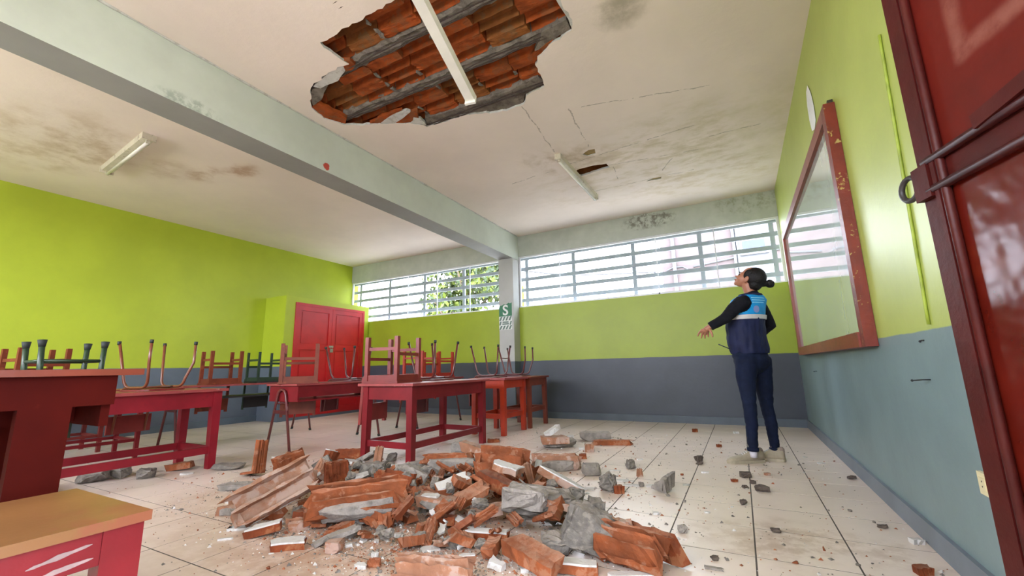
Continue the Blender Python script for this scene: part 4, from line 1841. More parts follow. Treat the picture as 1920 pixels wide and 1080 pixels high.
PROF = {
    'wave': lambda w_, h_, t: [(-w_/2, h_*.30), (-w_*.36, h_*.05), (-w_*.22, 0), (-w_*.08, h_*.3), (w_*.04, h_*.45), (w_*.18, h_*.1), (w_*.32, 0), (w_/2, h_*.35),
                               (w_/2, h_*.35+t), (w_*.42, h_*.75), (w_*.33, h_), (w_*.27, h_), (w_*.24, t*1.3), (w_*.12, h_*.35+t*.6), (w_*.07, h_*1.05), (w_*.01, h_), (-w_*.06, h_*.4+t), (-w_*.2, t), (-w_*.28, h_*.95), (-w_*.35, h_), (-w_*.38, h_*.2+t), (-w_/2, h_*.4+t)],
    'comb': lambda w_, h_, t: [(-w_/2, 0), (w_/2, 0), (w_/2, h_), (w_/2-t, h_), (w_/2-t, t), (t/2, t), (t/2, h_*.8), (-t/2, h_*.9), (-t/2, t), (-w_/2+t, t), (-w_/2+t, h_*.7), (-w_/2, h_*.75)],
    'ell': lambda w_, h_, t: [(-w_/2, 0), (w_/2, 0), (w_/2, t), (-w_/2+t*1.2, t), (-w_/2+t, h_), (-w_/2, h_)],
    'chan': lambda w_, h_, t: [(-w_/2, 0), (w_/2, 0), (w_/2, h_*.9), (w_/2-t, h_), (w_/2-t, t), (-w_/2+t, t), (-w_/2+t, h_*.8), (-w_/2, h_*.7)],
    'slab': lambda w_, h_, t: [(-w_/2, 0), (w_/2, 0), (w_/2*.95, h_), (0, h_*.9), (-w_/2*.97, h_)],
}


def clay(size, seed, prof='wave', t=.018, nx=9):
    l, w_, h_ = size
    rr = random.Random(seed)
    m = MB()
    pr_ = PROF[prof](w_, h_, min(t, w_*.3, h_*.6))
    e0 = [rr.uniform(-.14, .10)*l for _ in pr_]
    e1 = [rr.uniform(-.10, .14)*l for _ in pr_]
    rings = []
    for i in range(nx):
        f = i/(nx-1)
        ring = []
        for k, (y, z) in enumerate(pr_):
            x = -l/2+l*f+e0[k]*max(0, 1-f*2)+e1[k]*max(0, f*2-1)
            j = min(.07*h_, .006)
            ring.append((x+rr.uniform(-j, j), y+rr.uniform(-j, j), max(0, z+rr.uniform(-j, j)) if z > 0 else 0))
        rings.append(ring)
    m.loft(rings, smooth=False)
    bmesh.ops.triangulate(m.b, faces=[f for f in m.b.faces if len(f.verts) > 4])
    return m


seedc = [100]
RUB = 'pieces of the collapsed ceiling'


def settle(o, p, z0, rot):
    o.rotation_euler = rot
    mt = rot.to_matrix()
    mn = 1e9
    for q in [o]+list(o.children):
        for v in q.data.vertices:
            mn = min(mn, (mt @ v.co).z)
    o.location = (p.x, p.y, z0-mn-.002)


def piece(kind, px, py, sz, rot, label, z0=0.0, mat=None, extra=None):
    """kind, image foot point, size in image pixels (along, across, up), (turn, tilt, roll) in degrees"""
    seedc[0] += 1
    sd = seedc[0]
    k, p = pxm(px, py, z0)
    size = [max(.006, s_*k) for s_ in sz]
    if kind == 'lump':
        o = hull(size, sd, 24, 2, .05).build('concrete_lump', mat or 'concrete')
        cat = 'rubble'
    elif kind == 'block':
        o = hull(size, sd, 60, 1, .03).build('concrete_block', mat or 'mortar')
        cat = 'rubble'
    elif kind == 'flake':
        mb, pl = plate(size, sd, rough=.3)
        o = mb.build('plaster_flake', mat or 'plaster')
        cat = 'plaster'
    elif kind == 'skin':        # clay slab with its ceiling plaster still on
        mb, pl = plate(size, sd)
        o = mb.build('plastered_clay_slab', mat or 'clay_deep')
        m2 = MB()
        m2.prism([(x*.97, y*.97) for x, y in pl], size[2], size[2]+.008)
        bmesh.ops.triangulate(m2.b, faces=[f for f in m2.b.faces if len(f.verts) > 4])
        m2.build('plaster_skin', 'plaster', o)
        cat = 'rubble'
    else:
        o = clay(size, sd, kind).build('terracotta_fragment', mat or ('clay', 'clay_deep', 'clay')[sd % 3])
        cat = 'rubble'
        if extra == 'mortar':
            m2 = hull((size[0]*.92, size[1]*.5, size[2]*.75), sd+7, 40, 1, .03)
            for v in m2.b.verts:
                v.co += Vector((0, -size[1]*.36, size[2]*.36))
            m2.build('mortar_crust', 'mortar', o)
        if extra == 'plaster':
            m2 = MB()
            m2.box(-size[0]*.47, size[0]*.47, -size[1]*.5, size[1]*.5, -.01, .0)
            m2.build('plaster_skin', 'plaster', o)
    e = Euler((R(rot[2]), R(rot[1]), RD+R(rot[0])), 'XYZ')
    settle(o, p, z0, e)
    tag(o, label, cat, RUB)
    return o


# buried filler heap first (lowest layer), then the named pieces
PILE = [(450, 965), (520, 1000), (640, 1010), (800, 1040), (980, 1060), (1180, 1060), (1130, 975), (1060, 915), (960, 880), (840, 885), (720, 875), (600, 890), (540, 920)]
pw = [at(x, y).to_2d() for x, y in PILE]


def inside(q, poly):
    c = False
    j = len(poly)-1
    for i in range(len(poly)):
        a, b_ = poly[i], poly[j]
        if (a.y > q.y) != (b_.y > q.y) and q.x < (b_.x-a.x)*(q.y-a.y)/(b_.y-a.y)+a.x:
            c = not c
        j = i
    return c


rnd = random.Random(77)
xs_ = [p.x for p in pw]
ys_ = [p.y for p in pw]
fill_me = []
for k in range(10):
    kind = ('wave', 'comb', 'ell', 'slab', 'lump', 'lump', 'wave', 'lump', 'flake', 'flake')[k]
    s_ = (rnd.uniform(.06, .13), rnd.uniform(.04, .08), rnd.uniform(.018, .045))
    if kind == 'lump':
        me = hull((s_[0]*.8, s_[1]*.9, s_[1]*.7), 300+k, 22, 2, .05).mesh('concrete_crumb')
        me.materials.append(M['concrete'])
    elif kind == 'flake':
        mb, _ = plate((s_[0]*.8, s_[1]*.8, .009), 300+k, rough=.3)
        me = mb.mesh('plaster_chip')
        me.materials.append(M['plaster'])
    else:
        me = clay(s_, 300+k, kind, .014).mesh('terracotta_shard')
        me.materials.append(M[('clay', 'clay_deep', 'clay_pale')[k % 3]])
    fill_me.append((kind, me))
n = 0
tries = 0
while n < 240 and tries < 3000:
    tries += 1
    q = Vector((rnd.uniform(min(xs_), max(xs_)), rnd.uniform(min(ys_), max(ys_))))
    if not inside(q, pw):
        continue
    kind, me = fill_me[rnd.randrange(10)]
    nm = {'lump': 'concrete_crumb', 'flake': 'plaster_chip'}.get(kind, 'terracotta_shard')
    o = link(nm, me, None)
    e = Euler((R(rnd.uniform(-35, 35)), R(rnd.uniform(-35, 35)), rnd.uniform(0, 6.28)))
    d = min((q-Vector((pw[i]))).length for i in range(len(pw)))
    z = min(.12, max(0, d-.12)*.4)*rnd.uniform(0, 1)
    settle(o, Vector((q.x, q.y, 0)), z, e)
    lb, ct = {'lump': ('grey concrete crumb wedged inside the main rubble heap', 'rubble'), 'flake': ('white plaster chip lying inside the main rubble heap', 'plaster')}.get(kind, ('terracotta shard lying inside the main rubble heap', 'rubble'))
    tag(o, lb, ct, {'lump': 'concrete crumbs in the heap', 'flake': 'plaster chips in the heap'}.get(kind, 'terracotta shards in the heap'))
    n += 1

PC = [
    # left outliers
    ('lump', 178, 903, (48, 40, 22), (10, 0, 0), 'leftmost grey concrete lump lying in front of the red table'),
    ('lump', 222, 895, (42, 30, 18), (-10, 8, 0), 'grey concrete lump just right of the leftmost lump'),
    ('lump', 274, 897, (30, 24, 18), (0, 0, 0), 'small grey lump below the red table stretcher'),
    ('lump', 283, 887, (14, 12, 9), (0, 0, 0), 'tiny dark crumb behind the small grey lump under the red table'),
    ('slab', 338, 881, (40, 22, 11), (5, -6, 0), 'flat brick-red shard beside the red table leg'),
    ('flake', 349, 889, (26, 18, 3), (8, 0, 0), 'white plaster flake in front of the flat brick-red shard'),
    ('lump', 428, 879, (56, 30, 10), (0, 4, 0), 'thin dark grey slab right of the red table leg'),
    ('flake', 425, 872, (44, 20, 3), (5, 0, 0), 'pale flake lying behind the thin dark grey slab'),
    # upright clay on the left of the heap
    ('ell', 472, 893, (22, 36, 58), (70, 10, -8), 'upright L-shaped terracotta shard standing at the heap edge', 0, 'clay'),
    ('slab', 455, 916, (75, 30, 10), (4, 0, 0), 'grey mortar slab below the upright L-shaped shard', 0, 'mortar'),
    ('skin', 462, 928, (42, 26, 10), (12, -8, 0), 'small plastered clay slab at the left rim of the heap'),
    ('wave', 545, 894, (46, 34, 36), (30, -14, 20), 'curved terracotta shard leaning left of the heap centre', 0, 'clay'),
    ('flake', 447, 940, (40, 22, 4), (12, 0, 0), 'white plaster plate at the left rim of the heap'),
    ('chan', 440, 963, (46, 30, 22), (-8, 0, 0), 'broken brick lump with mortar at the left rim', 0, 'clay_pale', 'mortar'),
    ('flake', 583, 842, (1, 1, 1), (0, 0, 0), None),
    ('flake', 520, 857, (26, 12, 2), (0, 0, 0), 'white flake alone on the tiles before the steel hoop legs'),
    # the two big plates
    ('comb', 512, 978, (132, 62, 26), (32, -24, 58), 'long plastered clay slab propped up on the left of the heap', .0, 'clay_pale', 'plaster'),
    ('wave', 675, 968, (150, 62, 44), (6, -5, 28), 'big grey-edged hollow clay block in the heap centre', .05, 'clay', 'mortar'),
    ('block', 700, 962, (120, 26, 34), (10, -10, 10), 'pale ribbed mortar slab on the front of the big clay block', .06, 'mortar'),
    ('comb', 735, 930, (60, 46, 34), (-10, 10, -10), 'dark open clay cell behind the pale ribbed mortar slab', .05, 'clay_deep'),
    ('slab', 590, 972, (70, 26, 12), (4, 4, 0), 'flat brown clay strip right of the long propped slab', .02, 'clay_deep'),
    ('slab', 700, 985, (110, 30, 22), (6, -10, 0), 'broad terracotta wedge under the big clay block', .0, 'clay_deep'),
    ('wave', 630, 908, (34, 30, 40), (40, 0, 0), 'upright clay stub behind the big clay block', .04, 'clay_deep'),
    ('flake', 590, 905, (26, 20, 5), (0, -40, 0), 'tilted white flake among the grey lumps', .05),
    ('wave', 600, 905, (30, 22, 30), (20, 30, 0), 'reddish shard leaning on the tilted white flake', .03, 'clay'),
    ('flake', 670, 899, (44, 24, 5), (-4, -12, 8), 'white plaster plate behind the upright clay stub', .05),
    ('lump', 637, 885, (34, 26, 24), (0, 0, 0), 'rounded grey lump at the back of the heap', .02),
    ('lump', 606, 884, (36, 18, 20), (0, -30, 0), 'slanted brown-grey lump left of the rounded lump', .02),
    ('skin', 612, 878, (30, 12, 26), (60, 20, 0), 'pale shard standing behind the slanted lump', .02),
    ('wave', 660, 861, (52, 24, 18), (4, 0, 0), 'terracotta strip by the crimson table leg', .0, 'clay_deep'),
    ('flake', 664, 871, (50, 26, 4), (4, 8, 0), 'large white flake in front of the terracotta strip', .02),
    ('block', 690, 868, (46, 30, 10), (-20, -24, 0), 'grey slab leaning beside the crimson table leg', .01, 'mortar'),
    ('slab', 706, 876, (12, 10, 36), (0, 8, 0), 'thin upright shard next to the leaning grey slab', .0, 'clay_pale'),
    ('lump', 735, 866, (18, 14, 16), (0, 0, 0), 'small grey stone just left of the near table leg'),
    ('lump', 700, 898, (60, 36, 28), (0, 0, 0), 'grey crumbly lump in front of the leaning slab', .02),
    ('lump', 770, 912, (70, 44, 34), (0, 12, 0), 'wide pale grey lump right of the dark open cell', .03, 'mortar'),
    ('block', 780, 888, (44, 20, 22), (30, 0, 0), 'rough grey piece at the foot of the crimson table', .0),
    # front left
    ('skin', 500, 1003, (70, 26, 13), (18, -8, 0), 'white-topped clay slab at the lower left rim', .0, 'clay_deep'),
    ('flake', 450, 992, (44, 22, 5), (10, 0, 0), 'grey-white plate at the far lower left of the heap'),
    ('flake', 425, 1012, (28, 9, 4), (14, 0, 0), 'narrow white splinter on the clean tiles lower left'),
    ('skin', 541, 1027, (70, 40, 12), (6, 0, 0), 'plastered clay slab lying flat at the front left', .0, 'clay_deep'),
    ('flake', 645, 1008, (66, 26, 8), (22, -12, 0), 'long grey-white plaster plate at the front', .02, 'mortar'),
    ('flake', 605, 1022, (44, 22, 5), (35, -20, 0), 'grey plate leaning on the small brick', .0, 'mortar'),
    ('block', 627, 1035, (30, 26, 22), (-6, 0, 0), 'small brick piece with mortar end at the front', .0, 'clay_pale'),
    ('slab', 595, 980, (46, 24, 24), (30, -10, 0), 'clay corner piece left of the front plates', .02, 'clay'),
    ('chan', 560, 990, (36, 22, 18), (20, 0, 0), 'small ochre clay cell by the white-topped slab', .0, 'clay'),
    ('wave', 705, 992, (52, 36, 30), (-20, 14, 0), 'terracotta wedge standing alone before the heap', .0, 'clay'),
    ('flake', 655, 1025, (18, 11, 6), (10, 0, 0), 'small white chip right of the small brick'),
    ('flake', 706, 1017, (10, 15, 5), (10, 0, 0), 'white chip alone in the dusty front patch'),
    ('flake', 746, 1008, (16, 16, 6), (40, 14, 0), 'upright white chip in the dusty front patch'),
    ('flake', 675, 1064, (34, 16, 7), (-18, 0, 0), 'bright white chip near the bottom edge'),
    ('flake', 703, 1046, (15, 12, 10), (0, 0, 0), 'cube-like white chip near the bottom edge'),
    ('wave', 702, 1062, (20, 16, 14), (0, 0, 0), 'small clay bit beside the bright white chip', .0, 'clay'),
    ('flake', 808, 1030, (50, 34, 4), (10, 0, 0), 'big white plaster flake with jagged rim at the front'),
    ('wave', 815, 1098, (130, 50, 46), (-12, 0, 6), 'large scalloped terracotta block cut by the bottom edge', .0, 'clay'),
    ('slab', 800, 1000, (40, 16, 20), (40, 0, 0), 'clay stick behind the big white flake', .0, 'clay'),
    # centre
    ('flake', 808, 932, (46, 24, 5), (-4, 0, 0), 'white flake topping the clay slabs in mid heap', .11),
    ('slab', 820, 955, (70, 36, 18), (-16, 6, 0), 'broad brown clay slab under the white flake', .05, 'clay'),
    ('skin', 850, 925, (76, 40, 12), (16, -16, 12), 'light-topped clay slab tilted in mid heap', .07, 'clay'),
    ('slab', 888, 948, (56, 34, 12), (18, -22, 20), 'orange clay plate leaning in mid heap', .05, 'clay'),
    ('slab', 910, 972, (62, 34, 14), (8, -8, 0), 'flat clay plate dusted pale in mid heap', .02, 'clay'),
    ('slab', 838, 982, (30, 20, 14), (0, 0, 0), 'small clay chunk before the mid heap', .02, 'clay_deep'),
    ('flake', 868, 985, (20, 14, 12), (0, 0, 0), 'pale cube chip before the mid heap', .0),
    ('skin', 862, 990, (30, 20, 12), (-40, 10, 0), 'plastered clay corner before the mid heap', .0, 'clay'),
    ('block', 845, 884, (96, 40, 26), (4, 0, 0), 'long grey concrete bar topped with clay at the back', .04, 'mortar'),
    ('wave', 840, 868, (80, 34, 16), (4, 0, 0), 'terracotta ridge on top of the long grey bar', .10, 'clay'),
    ('lump', 850, 895, (110, 30, 22), (4, 0, 0), 'lower grey concrete slab supporting the long bar', .0),
    ('block', 862, 850, (34, 20, 22), (10, 0, 0), 'grey block perched above the long bar', .13, 'mortar'),
    ('slab', 895, 860, (62, 22, 16), (-24, 12, 0), 'brown clay beam sloping down from the grey block', .10, 'clay_pale'),
    ('slab', 950, 874, (76, 26, 16), (-8, 6, 0), 'long orange clay tile at the back of the heap', .08, 'clay_deep'),
    ('comb', 940, 900, (86, 56, 44), (-16, 4, 12), 'open hollow clay block with cells in the heap', .06, 'clay'),
    ('skin', 950, 890, (66, 40, 10), (-18, 14, 0), 'pinkish clay lid resting on the open hollow block', .17, 'clay_pale'),
    ('slab', 928, 925, (80, 28, 22), (-34, 14, 0), 'orange clay beam sloping in front of the open block', .06, 'clay_deep'),
    ('comb', 985, 905, (44, 36, 36), (60, 0, 0), 'small open clay cell right of the hollow block', .03, 'clay_deep'),
    ('slab', 998, 915, (14, 12, 44), (20, -14, 0), 'narrow pale shard standing on end', .02, 'clay_pale'),
    ('flake', 1007, 893, (12, 8, 28), (0, 10, 0), 'thin white sliver standing on end', .02),
    ('skin', 1052, 925, (96, 34, 12), (-34, 20, -14), 'long plaster slab sloping down to the right of the heap', .02, 'clay_pale'),
    ('slab', 1000, 933, (64, 26, 16), (-10, 6, 0), 'rust clay tile above the big concrete lump', .09, 'clay_deep'),
    ('lump', 1008, 992, (140, 72, 74), (-12, 6, 0), 'largest grey concrete lump right of the heap centre', .0),
    ('lump', 985, 958, (90, 40, 40), (-12, 6, 0), 'crumbly upper half of the largest concrete lump', .12, 'mortar'),
    ('slab', 1040, 955, (70, 22, 12), (-14, 10, 0), 'thin clay layer on the right of the largest lump', .12, 'clay_pale'),
    ('lump', 1043, 1040, (56, 44, 44), (0, 0, 0), 'dark grey lump below the largest concrete lump', .0),
    ('slab', 1000, 1062, (118, 46, 26), (-50, 4, 10), 'long terracotta plank pointing to the bottom edge', .02, 'clay'),
    ('skin', 915, 1012, (90, 26, 12), (-2, 4, 0), 'light-topped clay strip left of the terracotta plank', .01, 'clay_deep'),
    ('lump', 1105, 1048, (96, 64, 84), (-20, 20, 0), 'big grey concrete lump at the lower right of the heap', .0),
    ('wave', 1185, 1062, (112, 60, 60), (-34, 4, 24), 'ribbed terracotta block fused to the lower right lump', .0, 'clay'),
    ('slab', 1222, 1040, (110, 18, 46), (-48, 0, 10), 'terracotta fin standing at the right end of the heap', .01, 'clay_deep'),
    ('slab', 1150, 1025, (60, 20, 50), (-40, 0, -6), 'terracotta fin between the lump and the ribbed block', .02, 'clay'),
    ('skin', 1080, 1076, (90, 36, 16), (-6, 4, 0), 'clay slab with pale edge at the bottom right', .0, 'clay'),
    ('flake', 1190, 1084, (110, 26, 9), (-2, 0, 0), 'pale greenish plaster plate at the bottom edge', .0),
    ('lump', 1120, 975, (34, 28, 40), (0, 0, 0), 'upright dark grey stone right of the largest lump', .0),
    ('lump', 1088, 962, (30, 22, 22), (0, 0, 0), 'small grey stone between the largest lump and the upright stone', .0),
    ('lump', 1080, 945, (36, 26, 26), (0, 0, 0), 'grey stone under the sloping plaster slab', .0),
    ('flake', 1078, 968, (9, 7, 10), (0, 0, 0), 'tiny white cube by the upright dark stone', .0),
    ('flake', 930, 1068, (40, 26, 12), (-30, 14, 0), 'curved white plaster piece at the bottom centre', .0),
    ('flake', 878, 1046, (36, 14, 7), (4, 0, 0), 'white chip by the light-topped clay strip', .0),
    ('flake', 985, 1072, (20, 14, 8), (10, 0, 0), 'pale chip beside the terracotta plank', .0),
    ('lump', 845, 1028, (34, 24, 20), (0, 0, 0), 'grey pebble cluster behind the big white flake', .0),
    # back right outliers
    ('block', 1050, 838, (62, 36, 18), (4, 0, 0), 'grey brick lying alone behind the heap', .0, 'mortar'),
    ('slab', 1040, 830, (44, 30, 12), (4, 0, 0), 'clay layer on the lone grey brick', .055, 'clay'),
    ('flake', 1037, 820, (34, 24, 8), (6, -30, 0), 'domed white plaster cap on the lone brick', .09),
    ('flake', 1070, 820, (16, 10, 4), (0, 0, 0), 'white chip right of the domed cap', .055),
    ('wave', 1044, 880, (78, 32, 26), (-2, 0, 0), 'clay-backed grey block in front of the lone brick', .0, 'clay', 'mortar'),
    ('block', 1116, 826, (58, 26, 16), (-8, 0, 0), 'long grey concrete brick farthest right of the heap', .0, 'mortar'),
    ('slab', 1150, 834, (68, 14, 9), (-8, 0, 0), 'slim clay stick beside the farthest grey brick', .0, 'clay'),
    ('slab', 1105, 847, (16, 12, 14), (0, 0, 0), 'small clay cube below the farthest grey brick', .0, 'clay'),
    ('flake', 1092, 843, (14, 10, 4), (0, 0, 0), 'white chip left of the small clay cube', .0),
    ('slab', 1093, 860, (12, 10, 9), (0, 0, 0), 'tiny red clay bit before the small clay cube', .0, 'clay_deep'),
    ('block', 1108, 890, (36, 28, 20), (4, 0, 0), 'grey cube of concrete right of the heap', .0, 'mortar'),
    ('lump', 1141, 920, (34, 30, 32), (0, 0, 0), 'rugged grey stone among white flakes', .0),
    ('slab', 1161, 924, (18, 14, 14), (0, 0, 0), 'small red clay wedge by the rugged stone', .0, 'clay_deep'),
    ('flake', 1100, 918, (46, 22, 3), (-6, 0, 0), 'large white flake left of the rugged grey stone', .0),
    ('flake', 1168, 902, (38, 16, 3), (-10, 0, 0), 'white flake behind the small red wedge', .0),
    ('flake', 1184, 911, (32, 14, 3), (-10, 0, 0), 'white flake right of the small red wedge', .0),
    ('flake', 1222, 912, (30, 14, 3), (0, 0, 0), 'thin white flake against the pale chunk', .0),
    ('lump', 1203, 912, (10, 8, 8), (0, 0, 0), 'dark crumb between the white flakes', .0),
    ('ell', 1244, 920, (36, 28, 28), (40, -14, 10), 'pale L-shaped mortar chunk on the open tiles', .0, 'mortar'),
    ('lump', 1183, 878, (18, 18, 18), (0, 0, 0), 'round dark stone on the tiles behind the flakes', .0),
    ('slab', 1200, 893, (10, 6, 14), (0, 0, 0), 'tiny pointed shard near the round dark stone', .0, 'clay_pale'),
    ('flake', 1150, 883, (28, 5, 2), (0, 0, 0), 'thin white splinter left of the round dark stone', .0),
    ('flake', 1200, 862, (16, 7, 2), (0, 0, 0), 'white chip behind the round dark stone', .0),
    ('slab', 926, 829, (20, 12, 6), (4, 0, 0), 'flat brick chip behind the crimson table foot', .0, 'clay_deep'),
    # right floor
    ('lump', 1399, 895, (20, 15, 11), (0, 0, 0), 'brown-grey stone just in front of the white shoes', .0),
    ('lump', 1430, 921, (26, 18, 11), (-20, 0, 0), 'long brown stone right of the tile joint', .0),
    ('lump', 1394, 946, (13, 11, 9), (0, 0, 0), 'small dark stone on the tile joint', .0),
    ('lump', 1455, 998, (17, 12, 8), (-20, 0, 0), 'dark pointed stone low on the right tiles', .0),
    ('lump', 1311, 865, (18, 12, 10), (0, 0, 0), 'grey stone left of the white shoes', .0),
    ('lump', 1312, 871, (13, 9, 6), (0, 0, 0), 'flat dark stone in front of the grey stone by the shoes', .0),
    ('lump', 1280, 999, (16, 15, 14), (0, 0, 0), 'round pale pebble on the glossy tiles', .0, 'mortar'),
    ('lump', 1598, 899, (16, 9, 7), (0, 0, 0), 'dark stone by the right skirting', .0),
    ('flake', 1719, 1019, (32, 18, 9), (-4, 0, 0), 'thick white plaster block by the right skirting', .0),
    ('flake', 1323, 887, (17, 7, 3), (-10, 0, 0), 'white sliver left of the brown-grey stone', .0),
    ('flake', 1287, 910, (16, 6, 3), (0, 0, 0), 'white sliver on the tile joint right of the pale chunk', .0),
    ('flake', 1326, 962, (13, 7, 3), (-20, 0, 0), 'white chip midway on the right tiles', .0),
    ('flake', 1231, 965, (16, 10, 5), (0, 0, 0), 'pale chip on the glossy tiles near the heap', .0),
    ('slab', 1340, 1068, (28, 9, 5), (-24, 0, 0), 'grey-brown splinter at the bottom right', .0, 'mortar'),
    ('lump', 1340, 1050, (15, 12, 8), (0, 0, 0), 'crumbled dark stone above the grey-brown splinter', .0),
    ('slab', 1731, 1076, (28, 18, 14), (0, 0, 0), 'brown brick bit at the bottom right corner', .0, 'clay_deep'),
    ('lump', 1656, 990, (18, 9, 7), (-10, 0, 0), 'dark stone in front of the white plaster block', .0),
    ('flake', 1539, 869, (16, 7, 2), (0, 0, 0), 'white chip right of the white shoes', .0),
    ('flake', 1510, 858, (9, 5, 2), (0, 0, 0), 'tiny white chip behind the chip right of the shoes', .0),
    ('lump', 1412, 907, (10, 8, 7), (0, 0, 0), 'crumb between the two brown stones', .0),
    ('lump', 1397, 915, (12, 9, 6), (0, 0, 0), 'dark crumb under the brown-grey stone', .0),
    ('slab', 1377, 903, (10, 7, 5), (0, 0, 0), 'red clay bit left of the dark crumb', .0, 'clay_deep'),
    ('slab', 1439, 891, (10, 7, 5), (0, 0, 0), 'orange clay bit right of the brown-grey stone', .0, 'clay'),
    ('slab', 1348, 838, (7, 6, 5), (0, 0, 0), 'red clay bit behind the grey stone by the shoes', .0, 'clay_deep'),
    ('slab', 1303, 810, (8, 6, 6), (0, 0, 0), 'farthest red clay bit near the slate skirting', .0, 'clay_deep'),
    ('flake', 1380, 813, (10, 5, 4), (0, 0, 0), 'pale chip near the slate skirting behind the woman', .0),
]
for t in PC:
    if t[5] is None:
        continue
    kind, px, py, sz, rot, lb = t[:6]
    z0 = t[6] if len(t) > 6 else 0
    mt_ = t[7] if len(t) > 7 else None
    ex = t[8] if len(t) > 8 else None
    k_ = PC.index(t)
    if mt_ == 'clay' and k_ % 3 == 0:
        mt_ = 'clay_pale'
    if kind == 'slab' and k_ % 4 == 1 and ex is None and sz[0] > 40:
        ex = 'mortar'
    if kind == 'lump' and px > 1250 and mt_ is None:
        mt_ = 'stone'
    piece(kind, px, py, sz, rot, lb, z0, mt_, ex)

# small loose crumbs scattered over the tiles
rnd = random.Random(5)
crumb = {}
for nm, matn in (('grey', 'concrete'), ('red', 'clay_deep'), ('white', 'plaster')):
    crumb[nm] = []
    for k in range(4):
        me = hull((.02, .015, .011 if nm != 'white' else .004), 600+k, 12, 0).mesh('crumb')
        me.materials.append(M[matn])
        crumb[nm].append(me)
cnt = {'grey': 0, 'red': 0, 'white': 0}
while sum(cnt.values()) < 230:
    r_ = rnd.random()
    if r_ < .5:
        q = Vector((rnd.gauss(-1.5, .65), rnd.gauss(1.85, .4)))
    elif r_ < .85:
        q = Vector((rnd.uniform(-1.5, .62), rnd.uniform(2.0, 5.2)))
    else:
        q = Vector((rnd.uniform(-3.6, -1.0), rnd.uniform(1.5, 4.6)))
    pr_ = project((q.x, q.y, 0))
    if not pr_ or not (0 < pr_[0] < 1900 and pr_[1] < 1085) or q.x > .62 or q.y < .9:
        continue
    w_ = rnd.random()
    nm = 'grey' if w_ < .55 else ('red' if w_ < .78 else 'white')
    o = link({'grey': 'concrete_grain', 'red': 'clay_grain', 'white': 'plaster_grain'}[nm], crumb[nm][rnd.randrange(4)], None)
    s_ = rnd.uniform(.5, 1.5)
    o.scale = (s_, s_*rnd.uniform(.7, 1.2), s_*rnd.uniform(.7, 1.2))
    o.location = (q.x, q.y, (.0045 if nm != 'white' else .0015)*o.scale[2])
    o.rotation_euler = (0, 0, rnd.uniform(0, 6.28))
    tag(o, {'grey': 'small grey concrete crumb scattered loose on the tiles', 'red': 'small red clay crumb scattered loose on the tiles', 'white': 'small white plaster crumb scattered loose on the tiles'}[nm], 'rubble', nm+' crumbs on the floor')
    cnt[nm] += 1
# uncountable grit
for nm, matn, N, sd in (('grey_grit', 'concrete', 4200, 1), ('clay_grit', 'clay', 3600, 2), ('plaster_grit', 'plaster', 2000, 3)):
    rr = random.Random(sd)
    m = MB()
    c = 0
    while c < N:
        w_ = rr.random()
        if w_ < .3:
            q = Vector((rr.gauss(-1.45, .45), rr.gauss(1.68, .16)))
        elif w_ < .6:
            q = Vector((rr.gauss(-1.7, .7), rr.gauss(2.2, .45)))
        elif w_ < .85:
            q = Vector((rr.gauss(-2.6, .7), rr.gauss(2.1, .4)))
        else:
            q = Vector((rr.uniform(-2.6, .65), rr.uniform(1.5, 5.5)))
        if q.x > .64 or q.y < 1.0 or q.x < -4.2:
            continue
        s_ = rr.uniform(.0025, .006)+(rr.uniform(0, .010) if rr.random() < .2 else 0)
        a = rr.uniform(0, 6.28)
        base = [m.b.verts.new((q.x+math.cos(a+k*2.1)*s_, q.y+math.sin(a+k*2.1)*s_*.8, .0)) for k in range(3)]
        t = m.b.verts.new((q.x+rr.uniform(-.3, .3)*s_, q.y, s_*rr.uniform(.5, 1)))
        for k in range(3):
            m.b.faces.new((base[k], base[(k+1) % 3], t))
        c += 1
    o = m.build(nm, matn)
    tag(o, {'grey_grit': 'fine grey concrete grit strewn over the floor tiles', 'clay_grit': 'fine terracotta grit strewn around the rubble heap', 'plaster_grit': 'fine white plaster grit strewn around the heap'}[nm], 'grit', None, 'stuff')

# ------------------------------------------------------------------ the woman looking up
HA = R(40)
F = Vector((-math.cos(HA), math.sin(HA), 0))
LF = Vector((-F.y, F.x, 0))
UP = Vector((0, 0, 1))


def remesh(mb, name, vox, it=4):
    me = mb.mesh(name)
    t = bpy.data.objects.new('remesh_work', me)
    col.objects.link(t)
    md = t.modifiers.new('r', 'REMESH')
    md.mode = 'VOXEL'
    md.voxel_size = vox
    sm = t.modifiers.new('s', 'SMOOTH')
    sm.factor = .5
    sm.iterations = it
    dg = bpy.context.evaluated_depsgraph_get()
    dg.update()
    out = bpy.data.meshes.new_from_object(t.evaluated_get(dg))
    bpy.data.objects.remove(t)
    for p in out.polygons:
        p.use_smooth = True
    out.materials.clear()
    return out


def ruffle(me, fn):
    co = [v.co.copy() for v in me.vertices]
    nr = [v.normal.copy() for v in me.vertices]
    flat = []
    for c, n_ in zip(co, nr):
        flat.extend(c+n_*fn(c))
    me.vertices.foreach_set('co', flat)
    me.update()


def ering(c, fd, sw_, n=28, p=2.3, f=F, l=LF):
    out = []
    for k in range(n):
        t = 2*PI*k/n
        cs, sn = math.cos(t), math.sin(t)
        out.append(c+f*(math.copysign(abs(cs)**(2/p), cs)*fd)+l*(math.copysign(abs(sn)**(2/p), sn)*sw_))
    return out


YB = 4.25
TOR = [(550, 1410, .052, .06), (556, 1407, .075, .125), (563, 1404, .100, .165), (575, 1400, .122, .178), (590, 1398, .130, .178), (610, 1398, .128, .172), (630, 1399, .132, .172), (645, 1401, .132, .174), (656, 1404, .126, .172), (663, 1406, .116, .166)]
tor = [(aty(x, y, YB), fd*.95, sw_*(.97 if y < 570 else .86)) for y, x, fd, sw_ in TOR]
